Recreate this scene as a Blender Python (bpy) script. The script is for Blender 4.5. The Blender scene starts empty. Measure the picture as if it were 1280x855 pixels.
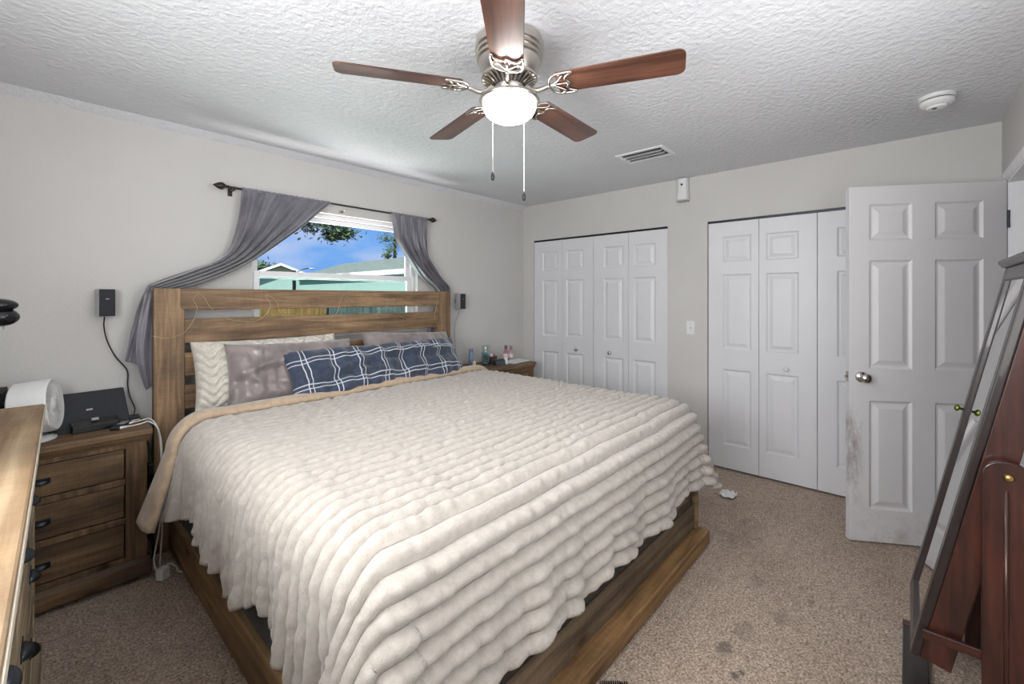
import bpy, bmesh, math, random
import numpy as np
from mathutils import Vector, Matrix, noise as mnoise
random.seed(7)
S = bpy.context.scene
COL = S.collection

# ------------------------------------------------------------------ camera
cam = bpy.data.objects.new('camera', bpy.data.cameras.new('camera'))
COL.objects.link(cam)
cam.location = (-3.84, -3.285, 1.41)
cam.rotation_euler = (math.radians(90), 0, math.radians(-48.0))
cam.data.sensor_width = 36.0
cam.data.lens = 36.0 * 551.0 / 1280.0
cam.data.shift_y = -55.9 / 1280.0
cam.data.clip_start = 0.02
S.camera = cam
S.view_settings.view_transform = 'Standard'
S.view_settings.look = 'None'
S.view_settings.exposure = 0.35
S.view_settings.gamma = 1.0
S.view_settings.use_curve_mapping = False


def lin(c):
    return tuple(((v / 255) / 12.92 if v <= 10.3 else ((v / 255 + .055) / 1.055) ** 2.4) for v in c) + (1.0,)


# ------------------------------------------------------------------ lights
FAN = Vector((-2.535, -2.096, 0))
BOWL_STRENGTH = 39.0


def area(name, loc, rot, sx, sy, power, color):
    l = bpy.data.lights.new(name, 'AREA')
    l.shape = 'RECTANGLE'; l.size = sx; l.size_y = sy; l.energy = power; l.color = color
    o = bpy.data.objects.new(name, l); o.location = loc; o.rotation_euler = rot
    COL.objects.link(o)
    return o


# added fill lamps standing in for daylight, at left wall and behind camera
area('left_fill_light', (-4.33, -2.55, 1.62), (0, math.radians(-100), 0), 1.0, 1.4, 58, (.97, .985, 1.0))
area('rear_fill_light', (-2.68, -3.67, 1.62), (math.radians(108), 0, 0), 1.3, 1.0, 17, (.97, .985, 1.0))

# added fill lamp for the ceiling, in place of bounce from sunlit ground
area('bounce_fill_light', (-2.13, .42, 1.02), (math.radians(205), 0, 0), 1.3, .5, 34, (1.0, .93, .90))

sun = bpy.data.lights.new('sun', 'SUN'); sun.energy = 8.5; sun.angle = .01; sun.color = (1, .95, .87)
so = bpy.data.objects.new('sun', sun); so.rotation_euler = (math.radians(40), 0, math.radians(-58)); COL.objects.link(so)

W = bpy.data.worlds.new('sky'); S.world = W; W.use_nodes = True
nt = W.node_tree; nt.nodes.clear()
wo = nt.nodes.new('ShaderNodeOutputWorld'); bg = nt.nodes.new('ShaderNodeBackground')
tc = nt.nodes.new('ShaderNodeTexCoord'); mp = nt.nodes.new('ShaderNodeMapping')
mp.inputs['Scale'].default_value = (2.2, 2.2, 6.5)
mp.inputs['Location'].default_value = (.35, .1, .25)
nz = nt.nodes.new('ShaderNodeTexNoise'); nz.inputs['Scale'].default_value = 1.6; nz.inputs['Detail'].default_value = 7
cr = nt.nodes.new('ShaderNodeValToRGB')
cr.color_ramp.elements[0].position = .47; cr.color_ramp.elements[0].color = lin((124, 178, 246))
cr.color_ramp.elements[1].position = .68; cr.color_ramp.elements[1].color = lin((212, 220, 247))
nt.links.new(tc.outputs['Generated'], mp.inputs['Vector']); nt.links.new(mp.outputs[0], nz.inputs['Vector'])
nt.links.new(nz.outputs['Fac'], cr.inputs['Fac']); nt.links.new(cr.outputs['Color'], bg.inputs['Color'])
nt.links.new(bg.outputs[0], wo.inputs[0]); bg.inputs['Strength'].default_value = .78


# ------------------------------------------------------------------ materials
def new_mat(name):
    m = bpy.data.materials.new(name); m.use_nodes = True
    return m, m.node_tree, m.node_tree.nodes['Principled BSDF']


def coords(nt, scale=(1, 1, 1), kind='Object', loc=(0, 0, 0)):
    t = nt.nodes.new('ShaderNodeTexCoord'); m = nt.nodes.new('ShaderNodeMapping')
    m.inputs['Scale'].default_value = scale; m.inputs['Location'].default_value = loc
    nt.links.new(t.outputs[kind], m.inputs['Vector'])
    return m.outputs[0]


def noise(nt, vec, scale, detail=4, rough=.55, dist=0.0):
    n = nt.nodes.new('ShaderNodeTexNoise')
    n.inputs['Scale'].default_value = scale; n.inputs['Detail'].default_value = detail
    n.inputs['Roughness'].default_value = rough; n.inputs['Distortion'].default_value = dist
    nt.links.new(vec, n.inputs['Vector'])
    return n.outputs['Fac']


def ramp(nt, fac, stops):
    r = nt.nodes.new('ShaderNodeValToRGB')
    e = r.color_ramp.elements
    while len(e) < len(stops): e.new(.5)
    for x, (p, c) in zip(e, stops):
        x.position = p; x.color = c
    nt.links.new(fac, r.inputs['Fac'])
    return r.outputs['Color']


def mixc(nt, a, b, fac, mode='MIX'):
    m = nt.nodes.new('ShaderNodeMix'); m.data_type = 'RGBA'; m.blend_type = mode
    for s, v in ((m.inputs[0], fac), (m.inputs[6], a), (m.inputs[7], b)):
        if hasattr(v, 'is_output'): nt.links.new(v, s)
        else: s.default_value = v
    return m.outputs[2]


def bump(nt, bs, h, strength, dist=.01):
    b = nt.nodes.new('ShaderNodeBump'); b.inputs['Strength'].default_value = strength
    b.inputs['Distance'].default_value = dist
    nt.links.new(h, b.inputs['Height']); nt.links.new(b.outputs[0], bs.inputs['Normal'])


def plain(name, rgb, rough=.5, metal=0.0, vary=.06, scale=30, bmp=0.0, bscale=60, coat=0.0):
    m, nt, bs = new_mat(name)
    v = coords(nt); n = noise(nt, v, scale)
    c = lin(rgb)
    lo = tuple(x * (1 - vary * 2) for x in c[:3]) + (1,)
    nt.links.new(ramp(nt, n, [(.3, lo), (.7, c)]), bs.inputs['Base Color'])
    bs.inputs['Roughness'].default_value = rough; bs.inputs['Metallic'].default_value = metal
    bs.inputs['Coat Weight'].default_value = coat
    if bmp: bump(nt, bs, noise(nt, v, bscale), bmp, .004)
    return m


def wood(name, dark, mid, light, axis='X', grain=26, rough=.6, saw=.35, seed=0.0, knots=True, coat=0.0, bstr=.35):
    """stained plank: grain stretched along the axis, darker cross saw marks and knots"""
    m, nt, bs = new_mat(name)
    k = 'XYZ'.index(axis)
    sc = [grain] * 3; sc[k] = grain * .07
    v = coords(nt, tuple(sc), loc=(seed, seed * 1.7, seed * .6))
    g = noise(nt, v, 1.0, 7, .65, .5)
    col = ramp(nt, g, [(.30, lin(dark)), (.48, lin(mid)), (.72, lin(light))])
    v2 = coords(nt, (1, 1, 1), loc=(seed, 0, seed))
    big = noise(nt, v2, 3.2, 3)
    tone = ramp(nt, big, [(.32, (.62, .60, .58, 1)), (.66, (1.15, 1.1, 1.02, 1))])
    col = mixc(nt, col, tone, .8, 'MULTIPLY')
    if saw:
        sc = [14] * 3; sc[k] = 170
        w = noise(nt, coords(nt, tuple(sc)), 1.0, 2)
        col = mixc(nt, col, ramp(nt, w, [(.42, (.66, .63, .6, 1)), (.58, (1, 1, 1, 1))]), saw, 'MULTIPLY')
    if knots:
        vo = nt.nodes.new('ShaderNodeTexVoronoi'); vo.inputs['Scale'].default_value = 1.0
        sc = [7.0] * 3; sc[k] = 3.2
        nt.links.new(coords(nt, tuple(sc), loc=(seed + .3, seed + .1, seed)), vo.inputs['Vector'])
        col = mixc(nt, col, ramp(nt, vo.outputs['Distance'], [(.06, (.22, .13, .08, 1)), (.13, (.75, .6, .5, 1)), (.2, (1, 1, 1, 1))]), .85, 'MULTIPLY')
    nt.links.new(col, bs.inputs['Base Color'])
    bs.inputs['Roughness'].default_value = rough; bs.inputs['Coat Weight'].default_value = coat
    bump(nt, bs, g, bstr, .004)
    return m


M = {}
# walls: orange-peel paint
def wall_mat(name, rgb, bstr=.25, bscale=70, bd=.006):
    m, nt, bs = new_mat(name)
    v = coords(nt)
    n = noise(nt, v, 1.2, 3)
    c = lin(rgb); d = tuple(x * .95 for x in c[:3]) + (1,)
    nt.links.new(ramp(nt, n, [(.35, d), (.65, c)]), bs.inputs['Base Color'])
    bs.inputs['Roughness'].default_value = .75
    bump(nt, bs, noise(nt, v, bscale, 4), bstr, bd)
    return m
M['wall'] = wall_mat('wall_paint', (205, 203, 200))
M['ceiling'] = wall_mat('ceiling_texture', (222, 223, 227), .85, 34, .012)
M['white'] = plain('white_door_paint', (222, 222, 225), .42, vary=.02, scale=5, bmp=.05, bscale=90)
M['trimwhite'] = plain('white_trim_paint', (238, 238, 240), .4, vary=.02)
M['closetdark'] = plain('closet_shadow_grey', (120, 118, 115), .8)


def dirty_door():
    m, nt, bs = new_mat('scuffed_white_door_paint')
    v = coords(nt); base = lin((212, 210, 212))
    n = noise(nt, v, 6, 6, .7)
    # scuffs along the free edge and the foot of the door
    sep = nt.nodes.new('ShaderNodeSeparateXYZ'); nt.links.new(v, sep.inputs[0])
    def band(sock, lo, hi):
        r = nt.nodes.new('ShaderNodeMapRange'); r.inputs[1].default_value = lo; r.inputs[2].default_value = hi
        r.inputs[3].default_value = 1; r.inputs[4].default_value = 0
        nt.links.new(sock, r.inputs[0]); return r.outputs[0]
    def mul(a, b):
        q = nt.nodes.new('ShaderNodeMath'); q.operation = 'MULTIPLY'
        for i, x in enumerate((a, b)):
            if hasattr(x, 'is_output'): nt.links.new(x, q.inputs[i])
            else: q.inputs[i].default_value = x
        return q.outputs[0]
    edge = mul(band(sep.outputs[0], .03, .085), mul(band(sep.outputs[2], .66, .80), band(mul(sep.outputs[2], -1.0), -.30, -.18)))
    foot = band(sep.outputs[2], .02, .34)
    spot = noise(nt, coords(nt, (9, 9, 3.2)), 1.6, 6, .7)
    se = nt.nodes.new('ShaderNodeMapRange'); se.inputs[1].default_value = .44; se.inputs[2].default_value = .74
    nt.links.new(spot, se.inputs[0])
    sf = nt.nodes.new('ShaderNodeMapRange'); sf.inputs[1].default_value = .5; sf.inputs[2].default_value = .75
    nt.links.new(n, sf.inputs[0])
    c = mixc(nt, base, lin((176, 168, 162)), mul(foot, sf.outputs[0]))
    c = mixc(nt, c, lin((96, 76, 58)), mul(edge, se.outputs[0]))
    nt.links.new(c, bs.inputs['Base Color']); bs.inputs['Roughness'].default_value = .45
    return m
M['dirty'] = dirty_door()


def carpet():
    m, nt, bs = new_mat('beige_carpet')
    v = coords(nt)
    fine = noise(nt, v, 105, 3, .75); mid = noise(nt, v, 26, 5, .65); big = noise(nt, v, 2.4, 4, .6)
    c = ramp(nt, fine, [(.32, lin((132, 113, 100))), (.5, lin((202, 181, 163))), (.66, lin((246, 230, 214)))])
    c = mixc(nt, c, ramp(nt, mid, [(.34, (.66, .63, .61, 1)), (.58, (1, 1, 1, 1))]), .75, 'MULTIPLY')
    c = mixc(nt, c, ramp(nt, big, [(.34, (.78, .75, .74, 1)), (.58, (1, 1, 1, 1))]), .65, 'MULTIPLY')
    # stains with shapes of their own
    warp = noise(nt, v, 14, 4, .7)
    for (x, y, rx, ry, col, amt) in ((-1.95, -2.735, .055, .035, (96, 88, 78), .85), (-1.80, -2.765, .085, .05, (128, 116, 104), .5),
                                     (-2.06, -2.80, .02, .015, (52, 48, 46), .9), (-2.03, -2.82, .012, .015, (60, 55, 52), .9),
                                     (-1.40, -2.95, .05, .02, (120, 104, 92), .55), (-1.40, -2.72, .06, .03, (126, 110, 98), .5),
                                     (-1.60, -2.88, .07, .05, (138, 124, 112), .45), (-.95, -2.55, .25, .12, (120, 104, 94), .4)):
        mp = nt.nodes.new('ShaderNodeMapping'); mp.vector_type = 'TEXTURE'
        mp.inputs['Location'].default_value = (x, y, 0); mp.inputs['Scale'].default_value = (rx, ry, 1)
        nt.links.new(v, mp.inputs['Vector'])
        ln = nt.nodes.new('ShaderNodeVectorMath'); ln.operation = 'LENGTH'; nt.links.new(mp.outputs[0], ln.inputs[0])
        ad = nt.nodes.new('ShaderNodeMath'); ad.operation = 'MULTIPLY_ADD'
        nt.links.new(warp, ad.inputs[0]); ad.inputs[1].default_value = 3.0; nt.links.new(ln.outputs[1], ad.inputs[2])
        r = nt.nodes.new('ShaderNodeMapRange'); r.inputs[1].default_value = 2.55; r.inputs[2].default_value = 2.1
        r.inputs[3].default_value = 0; r.inputs[4].default_value = amt
        nt.links.new(ad.outputs[0], r.inputs[0])
        c = mixc(nt, c, mixc(nt, lin(col), c, .3), r.outputs[0])
    nt.links.new(c, bs.inputs['Base Color']); bs.inputs['Roughness'].default_value = .95
    mm = nt.nodes.new('ShaderNodeMath'); mm.operation = 'ADD'
    nt.links.new(fine, mm.inputs[0]); nt.links.new(mid, mm.inputs[1])
    bump(nt, bs, mm.outputs[0], .8, .02)
    return m
M['carpet'] = carpet()

HBW = dict(dark=(82, 62, 45), mid=(136, 110, 84), light=(186, 158, 124), saw=.28, bstr=.6)
for a in 'XYZ':
    M['bed' + a] = wood('rustic_bed_wood_' + a.lower(), axis=a, seed=1.3 + ord(a), **HBW)
    M['ns' + a] = wood('rustic_nightstand_wood_' + a.lower(), (64, 49, 36), (106, 84, 62), (146, 120, 90), axis=a, seed=ord(a) * .7, saw=.3)
    M['mah' + a] = wood('mahogany_' + a.lower(), (36, 16, 12), (60, 28, 21), (86, 44, 33), axis=a, grain=40, rough=.35, saw=0, knots=False, coat=.3, bstr=.1)
M['foot'] = wood('grey_brown_bed_wood', (66, 55, 45), (104, 90, 75), (134, 119, 100), axis='X', seed=5.5)
M['ledge'] = wood('warm_ledge_wood', (84, 60, 38), (138, 106, 70), (178, 142, 98), axis='X', seed=7.7, bstr=.5)
M['railwood'] = wood('weathered_rail_wood', (94, 76, 56), (146, 122, 92), (190, 160, 118), axis='Y', seed=2.5)
M['dresser'] = wood('dresser_top_wood', (100, 76, 50), (136, 112, 84), (168, 148, 120), axis='Y', grain=18, seed=8.1, saw=.25)
M['dresserface'] = wood('dresser_front_wood', (96, 82, 64), (150, 134, 112), (196, 184, 164), axis='Y', grain=24, seed=3.3, saw=.2)
M['blade'] = wood('walnut_fan_blade', (50, 29, 22), (92, 58, 45), (128, 86, 70), axis='X', grain=22, rough=.32, saw=0, seed=4.4, bstr=.08, coat=.4)
M['nickel'] = plain('brushed_nickel', (196, 190, 182), .28, 1.0, .05, 80)
M['chrome'] = plain('satin_chrome', (205, 200, 196), .18, 1.0, .03)
M['black'] = plain('black_plastic', (30, 31, 34), .45)
M['gloss'] = plain('glossy_black', (16, 17, 20), .15)
M['grill'] = plain('charcoal_speaker_cloth', (46, 47, 52), .8, bmp=.4, bscale=300)
M['iron'] = plain('dark_pull_iron', (58, 62, 68), .35, .8)
M['bronze'] = plain('bronze_rod', (62, 56, 52), .4, .7)
M['silverp'] = plain('silver_plastic', (176, 176, 178), .35, .2)
M['plasticw'] = plain('white_plastic', (228, 228, 228), .35, vary=.02)
M['cablew'] = plain('white_cable', (226, 224, 218), .45, vary=.02)
M['brass'] = plain('brass', (206, 178, 110), .25, 1.0)
M['greenbrass'] = plain('tarnished_green_brass', (120, 130, 62), .3, .8)
M['espresso'] = plain('espresso_wood_edge', (44, 34, 34), .35, vary=.15, coat=.3)
M['copper'] = plain('copper_wire', (214, 186, 150), .35, .6)
M['frosted'], _nt, _bs = new_mat('lit_frosted_glass')
_bs.inputs['Base Color'].default_value = (.9, .9, .88, 1); _bs.inputs['Emission Color'].default_value = (1, .985, .955, 1)
_bs.inputs['Emission Strength'].default_value = BOWL_STRENGTH


def glass(name, tint, gl=.06):
    m = bpy.data.materials.new(name); m.use_nodes = True; nt = m.node_tree; nt.nodes.clear()
    o = nt.nodes.new('ShaderNodeOutputMaterial'); t = nt.nodes.new('ShaderNodeBsdfTransparent'); g = nt.nodes.new('ShaderNodeBsdfGlossy')
    t.inputs[0].default_value = tint; g.inputs['Roughness'].default_value = .02
    mx = nt.nodes.new('ShaderNodeMixShader'); mx.inputs[0].default_value = gl
    nt.links.new(t.outputs[0], mx.inputs[1]); nt.links.new(g.outputs[0], mx.inputs[2]); nt.links.new(mx.outputs[0], o.inputs[0])
    return m
M['pane'] = glass('window_glass', (.97, .99, 1, 1), .03)
M['panegreen'] = glass('tinted_lower_glass', (.66, .77, .75, 1), .06)
M['clear'] = glass('clear_jar_glass', (.92, .96, .97, 1), .12)
M['mirror'], _nt, _bs = new_mat('mirror_glass')
_bs.inputs['Base Color'].default_value = (.86, .88, .87, 1); _bs.inputs['Metallic'].default_value = 1; _bs.inputs['Roughness'].default_value = .015


def fabric(name, rgb, rgb2=None, rough=.9, sheen=.3, scale=10, bstr=.3, bscale=220):
    m, nt, bs = new_mat(name); v = coords(nt)
    c = lin(rgb); d = lin(rgb2) if rgb2 else tuple(x * .85 for x in c[:3]) + (1,)
    nt.links.new(ramp(nt, noise(nt, v, scale, 5), [(.35, d), (.65, c)]), bs.inputs['Base Color'])
    bs.inputs['Roughness'].default_value = rough; bs.inputs['Sheen Weight'].default_value = sheen
    bump(nt, bs, noise(nt, v, bscale, 3), bstr, .003)
    return m
M['blanket'] = fabric('cream_plush_ribs', (184, 177, 169), (171, 163, 154), .95, .35, 45, 1.0, 260)
M['lining'] = fabric('tan_plush_lining', (188, 166, 142), (172, 150, 126), .95, .4, 30, .6, 160)
M['sheet'] = fabric('charcoal_sheet', (92, 88, 94), (78, 75, 82), .8, .2, 12, .2)
M['skirt'] = fabric('black_base_cloth', (32, 33, 38), (22, 23, 27), .9, .2, 14, .3)
M['satin'] = fabric('grey_satin', (150, 138, 137), (112, 102, 102), .3, .5, 6, .5, 22)
M['knit'] = fabric('ivory_knit', (214, 209, 198), (196, 190, 178), .95, .3, 40, .6, 160)
M['curtain'] = fabric('grey_satin_curtain', (118, 116, 124), (92, 90, 98), .36, .5, 7, .08, 60)


def plaid():
    m, nt, bs = new_mat('navy_windowpane_plaid')
    t = nt.nodes.new('ShaderNodeTexCoord'); sep = nt.nodes.new('ShaderNodeSeparateXYZ'); nt.links.new(t.outputs['UV'], sep.inputs[0])
    outs = []
    def mth(op, a, b=None):
        q = nt.nodes.new('ShaderNodeMath'); q.operation = op
        for i, x in enumerate((a, b)):
            if x is None: continue
            if hasattr(x, 'is_output'): nt.links.new(x, q.inputs[i])
            else: q.inputs[i].default_value = x
        return q.outputs[0]
    for ax in (0, 1):
        p = mth('FRACT', mth('DIVIDE', sep.outputs[ax], .165))
        d = mth('ABSOLUTE', mth('SUBTRACT', p, .5))          # distance from the pair's middle
        d = mth('ABSOLUTE', mth('SUBTRACT', d, .075))
        outs.append(mth('LESS_THAN', d, .017))
    line = mth('MAXIMUM', outs[0], outs[1])
    n = noise(nt, coords(nt), 40, 4)
    base = ramp(nt, n, [(.35, lin((40, 50, 68))), (.65, lin((54, 66, 88)))])
    nt.links.new(mixc(nt, base, lin((205, 208, 214)), mth('MULTIPLY', line, .9)), bs.inputs['Base Color'])
    bs.inputs['Roughness'].default_value = .75; bs.inputs['Sheen Weight'].default_value = .3
    return m
M['plaid'] = plaid()


# ------------------------------------------------------------------ geometry helpers
class MB:
    def __init__(s): s.v = []; s.f = []; s.uv = None
    def add(s, vs, fs):
        o = len(s.v); s.v += [tuple(p) for p in vs]; s.f += [tuple(i + o for i in f) for f in fs]; return s
    def box(s, x0, x1, y0, y1, z0, z1):
        if x0 > x1: x0, x1 = x1, x0
        if y0 > y1: y0, y1 = y1, y0
        if z0 > z1: z0, z1 = z1, z0
        return s.add([(x0, y0, z0), (x1, y0, z0), (x1, y1, z0), (x0, y1, z0), (x0, y0, z1), (x1, y0, z1), (x1, y1, z1), (x0, y1, z1)],
                     [(0, 3, 2, 1), (4, 5, 6, 7), (0, 1, 5, 4), (1, 2, 6, 5), (2, 3, 7, 6), (3, 0, 4, 7)])
    def prism(s, pts, axis, a, b):
        """polygon pts in the two other axes, extruded from a to b along axis"""
        n = len(pts); vs = []
        for c in (a, b):
            for p in pts:
                vs.append({'X': (c, p[0], p[1]), 'Y': (p[0], c, p[1]), 'Z': (p[0], p[1], c)}[axis])
        return s.add(vs, [tuple(range(n))[::-1], tuple(range(n, 2 * n))] + [(i, (i + 1) % n, n + (i + 1) % n, n + i) for i in range(n)])
    def lathe(s, prof, n=32, c=(0, 0, 0), axis='Z', cap=True):
        vs = []
        for r, h in prof:
            for k in range(n):
                a = 2 * math.pi * k / n; x, y = r * math.cos(a), r * math.sin(a)
                p = {'Z': (x, y, h), 'X': (h, x, y), 'Y': (y, h, x)}[axis]
                vs.append((p[0] + c[0], p[1] + c[1], p[2] + c[2]))
        m = len(prof)
        fs = [(i * n + k, i * n + (k + 1) % n, (i + 1) * n + (k + 1) % n, (i + 1) * n + k) for i in range(m - 1) for k in range(n)]
        if cap: fs += [tuple(range(n))[::-1], tuple(range((m - 1) * n, m * n))]
        return s.add(vs, fs)
    def tube(s, pts, r, n=8):
        pts = [Vector(p) for p in pts]; vs = []; up = Vector((0, 0, 1)); prev = None
        for i, p in enumerate(pts):
            d = (pts[min(i + 1, len(pts) - 1)] - pts[max(i - 1, 0)]).normalized()
            if prev is None:
                a = d.cross(up)
                if a.length < .1: a = d.cross(Vector((1, 0, 0)))
            else: a = prev - d * prev.dot(d)
            a.normalize(); prev = a; b = d.cross(a)
            rr = r[i] if isinstance(r, (list, tuple)) else r
            for k in range(n):
                t = 2 * math.pi * k / n; vs.append(p + (a * math.cos(t) + b * math.sin(t)) * rr)
        m = len(pts)
        fs = [(i * n + k, i * n + (k + 1) % n, (i + 1) * n + (k + 1) % n, (i + 1) * n + k) for i in range(m - 1) for k in range(n)]
        return s.add(vs, fs + [tuple(range(n))[::-1], tuple(range((m - 1) * n, m * n))])
    def ball(s, c, rx, ry=None, rz=None, n=16, m=10):
        ry = ry or rx; rz = rz or rx
        vs = [(c[0], c[1], c[2] - rz)]; 
        for i in range(1, m):
            t = -math.pi / 2 + math.pi * i / m
            for k in range(n):
                a = 2 * math.pi * k / n
                vs.append((c[0] + rx * math.cos(t) * math.cos(a), c[1] + ry * math.cos(t) * math.sin(a), c[2] + rz * math.sin(t)))
        vs.append((c[0], c[1], c[2] + rz)); e = len(vs) - 1
        fs = [(0, 1 + (k + 1) % n, 1 + k) for k in range(n)]
        for i in range(m - 2):
            for k in range(n):
                a, b = 1 + i * n + k, 1 + i * n + (k + 1) % n; fs.append((a, b, b + n, a + n))
        o = 1 + (m - 2) * n
        return s.add(vs, fs + [(o + k, o + (k + 1) % n, e) for k in range(n)])
    def grid(s, P):
        """P: array (a, b, 3)"""
        a, b = P.shape[:2]
        return s.add([tuple(map(float, p)) for p in P.reshape(-1, 3)],
                     [(i * b + j, i * b + j + 1, (i + 1) * b + j + 1, (i + 1) * b + j) for i in range(a - 1) for j in range(b - 1)])
    def xf(s, M4):
        s.v = [tuple(M4 @ Vector(p)) for p in s.v]; return s
    def build(s, name, mat, parent=None, bevel=0.0, smooth=False, solid=0.0, fix=True, subsurf=0, seg=2):
        me = bpy.data.meshes.new(name); me.from_pydata(s.v, [], s.f); me.update()
        if fix:
            bm = bmesh.new(); bm.from_mesh(me); bmesh.ops.recalc_face_normals(bm, faces=bm.faces); bm.to_mesh(me); bm.free()
        me.materials.append(M[mat] if isinstance(mat, str) else mat)
        if smooth:
            me.polygons.foreach_set('use_smooth', [True] * len(me.polygons))
            if smooth == 'auto':
                me.set_sharp_from_angle(angle=math.radians(40))
        o = bpy.data.objects.new(name, me); COL.objects.link(o)
        if parent is not None: o.parent = parent
        if solid:
            q = o.modifiers.new('thickness', 'SOLIDIFY'); q.thickness = solid; q.offset = -1
        if bevel:
            q = o.modifiers.new('bevel', 'BEVEL'); q.width = bevel; q.segments = seg; q.limit_method = 'ANGLE'; q.angle_limit = math.radians(40)
        if subsurf:
            q = o.modifiers.new('subsurf', 'SUBSURF'); q.levels = subsurf; q.render_levels = subsurf
        return o


def tag(o, label, cat, group=None):
    o['label'] = label; o['category'] = cat
    if group: o['group'] = group
    return o


def thing(name, label, cat, loc=(0, 0, 0), rz=0.0, group=None):
    o = bpy.data.objects.new(name, None); COL.objects.link(o); o.location = loc; o.rotation_euler = (0, 0, rz)
    o.empty_display_size = .05
    return tag(o, label, cat, group)


def struct(o):
    o['kind'] = 'structure'; return o


def smooth_path(pts, n=8):
    """Catmull-Rom through the points"""
    P = [Vector(p) for p in pts]; P = [P[0] * 2 - P[1]] + P + [P[-1] * 2 - P[-2]]; out = []
    for i in range(1, len(P) - 2):
        for k in range(n):
            t = k / n; a, b, c, d = P[i - 1:i + 3]
            out.append(.5 * ((2 * b) + (c - a) * t + (2 * a - 5 * b + 4 * c - d) * t * t + (3 * b - a - 3 * c + d) * t ** 3))
    return out + [P[-2]]


# ------------------------------------------------------------------ room shell
H = 2.44; XL = -4.38; YF = -3.69; XW0, XW1, ZW0, ZW1 = -2.81, -1.461, 1.14, 2.05
fl = struct(MB().box(XL - .1, .5, -5.2, .12, -.06, 0).build('floor', 'carpet'))
ce = struct(MB().box(XL - .1, .5, -5.2, .12, H, H + .06).build('ceiling', 'ceiling'))
b = MB()
b.box(XL - .1, XW0, 0, .12, 0, H); b.box(XW1, .5, 0, .12, 0, H)
b.box(XW0, XW1, 0, .12, 0, ZW0); b.box(XW0, XW1, 0, .12, ZW1, H)
struct(b.build('wall_back', 'wall'))
# closet openings in the right wall
C1 = (-1.69, -.153); C2 = (-3.552, -2.03); ZD = 2.03
b = MB()
b.box(0, .1, C1[1], 0, 0, H); b.box(0, .1, C2[1], C1[0], 0, H); b.box(0, .1, -5.2, C2[0], 0, H)
for c in (C1, C2): b.box(0, .1, c[0], c[1], ZD + .012, H)
b.box(.38, .5, -5.2, 0, 0, H)
struct(b.build('wall_right', 'wall'))
# front wall with the doorway, and the hall beyond it
DX0, DX1 = -1.04, -.225
b = MB()
b.box(DX1, 0, YF - .11, YF, 0, H); b.box(DX0, DX1, YF - .11, YF, 2.055, H)
b.box(XL, -3.38, YF - .11, YF, 0, H); b.box(-1.98, DX0, YF - .11, YF, 0, H)
b.box(-3.38, -1.98, YF - .11, YF, 0, 1.12); b.box(-3.38, -1.98, YF - .11, YF, 2.12, H)
b.box(-3.38, -1.98, YF - .11, YF - .10, 1.12, 2.12)
struct(b.build('wall_front', 'wall'))
struct(MB().box(XL - .1, .5, -5.2, -5.1, 0, H).build('wall_hall', 'wall'))
b = MB()
b.box(XL - .1, XL, -5.2, .12, 0, H)
struct(b.build('wall_left', 'wall'))
# cove strip where the ceiling meets the back wall
struct(MB().prism([(0, H - .035), (-.055, H - .002), (-.055, H + .01), (.01, H + .01), (.01, H - .035)], 'X', XL, 0).build('trim_1', 'ceiling'))

# the window
wn = bpy.data.objects.new('window_1', None); COL.objects.link(wn); struct(wn)
def wframe(name, x0, x1, z0, z1, w, y0, y1, mat='trimwhite'):
    q = MB(); q.box(x0, x0 + w, y0, y1, z0, z1); q.box(x1 - w, x1, y0, y1, z0, z1)
    q.box(x0 + w, x1 - w, y0, y1, z0, z0 + w); q.box(x0 + w, x1 - w, y0, y1, z1 - w, z1)
    return q.build(name, mat, wn, bevel=.004)
ZM = 1.575
wframe('frame', XW0, XW1, ZW0, ZW1, .03, .055, .115)
wframe('upper_sash', XW0 + .031, XW1 - .031, ZM - .03, ZW1 - .031, .035, .09, .112)
wframe('lower_sash', XW0 + .031, XW1 - .031, ZW0 + .031, ZM + .02, .04, .06, .088)
MB().box(XW0 + .06, XW1 - .06, .1, .103, ZM, ZW1 - .06).build('upper_pane', 'pane', wn)
MB().box(XW0 + .06, XW1 - .06, .073, .076, ZW0 + .06, ZM - .01).build('lower_pane', 'panegreen', wn)
MB().box(-2.14, -2.08, .045, .062, ZM + .012, ZM + .03).build('sash_lock', 'trimwhite', wn, bevel=.003)
MB().box(XW0 - .0, XW1 + .0, -.012, .056, ZW0 - .03, ZW0 + .006).build('sill', 'trimwhite', wn, bevel=.004)

# door casing and jamb of the doorway in the front wall
b = MB()
for x in (DX0 + .0, DX1 - .0):
    pass
b.box(DX1 - .018, DX1, YF - .115, YF + .004, 0, 2.055); b.box(DX0, DX0 + .018, YF - .115, YF + .004, 0, 2.055)
b.box(DX0, DX1, YF - .115, YF + .004, 2.037, 2.055)
struct(b.build('trim_2', 'trimwhite', bevel=.002))
prof = [(0, 0), (.058, 0), (.058, .008), (.05, .016), (.036, .012), (.02, .017), (.008, .012), (0, .008)]
b = MB()
b.prism([(DX0 - .058 + p[0] * 0 + 0, 0) for p in prof][:0] or [(DX1 + .004 + p[0], YF + p[1]) for p in prof], 'Z', 0, 2.1)
b.prism([(DX0 - .004 - p[0], YF + p[1]) for p in prof], 'Z', 0, 2.1)
b.prism([(YF + p[1], 2.048 + p[0]) for p in prof], 'X', DX0 - .062, DX1 + .062)
struct(b.build('trim_3', 'trimwhite'))


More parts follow.
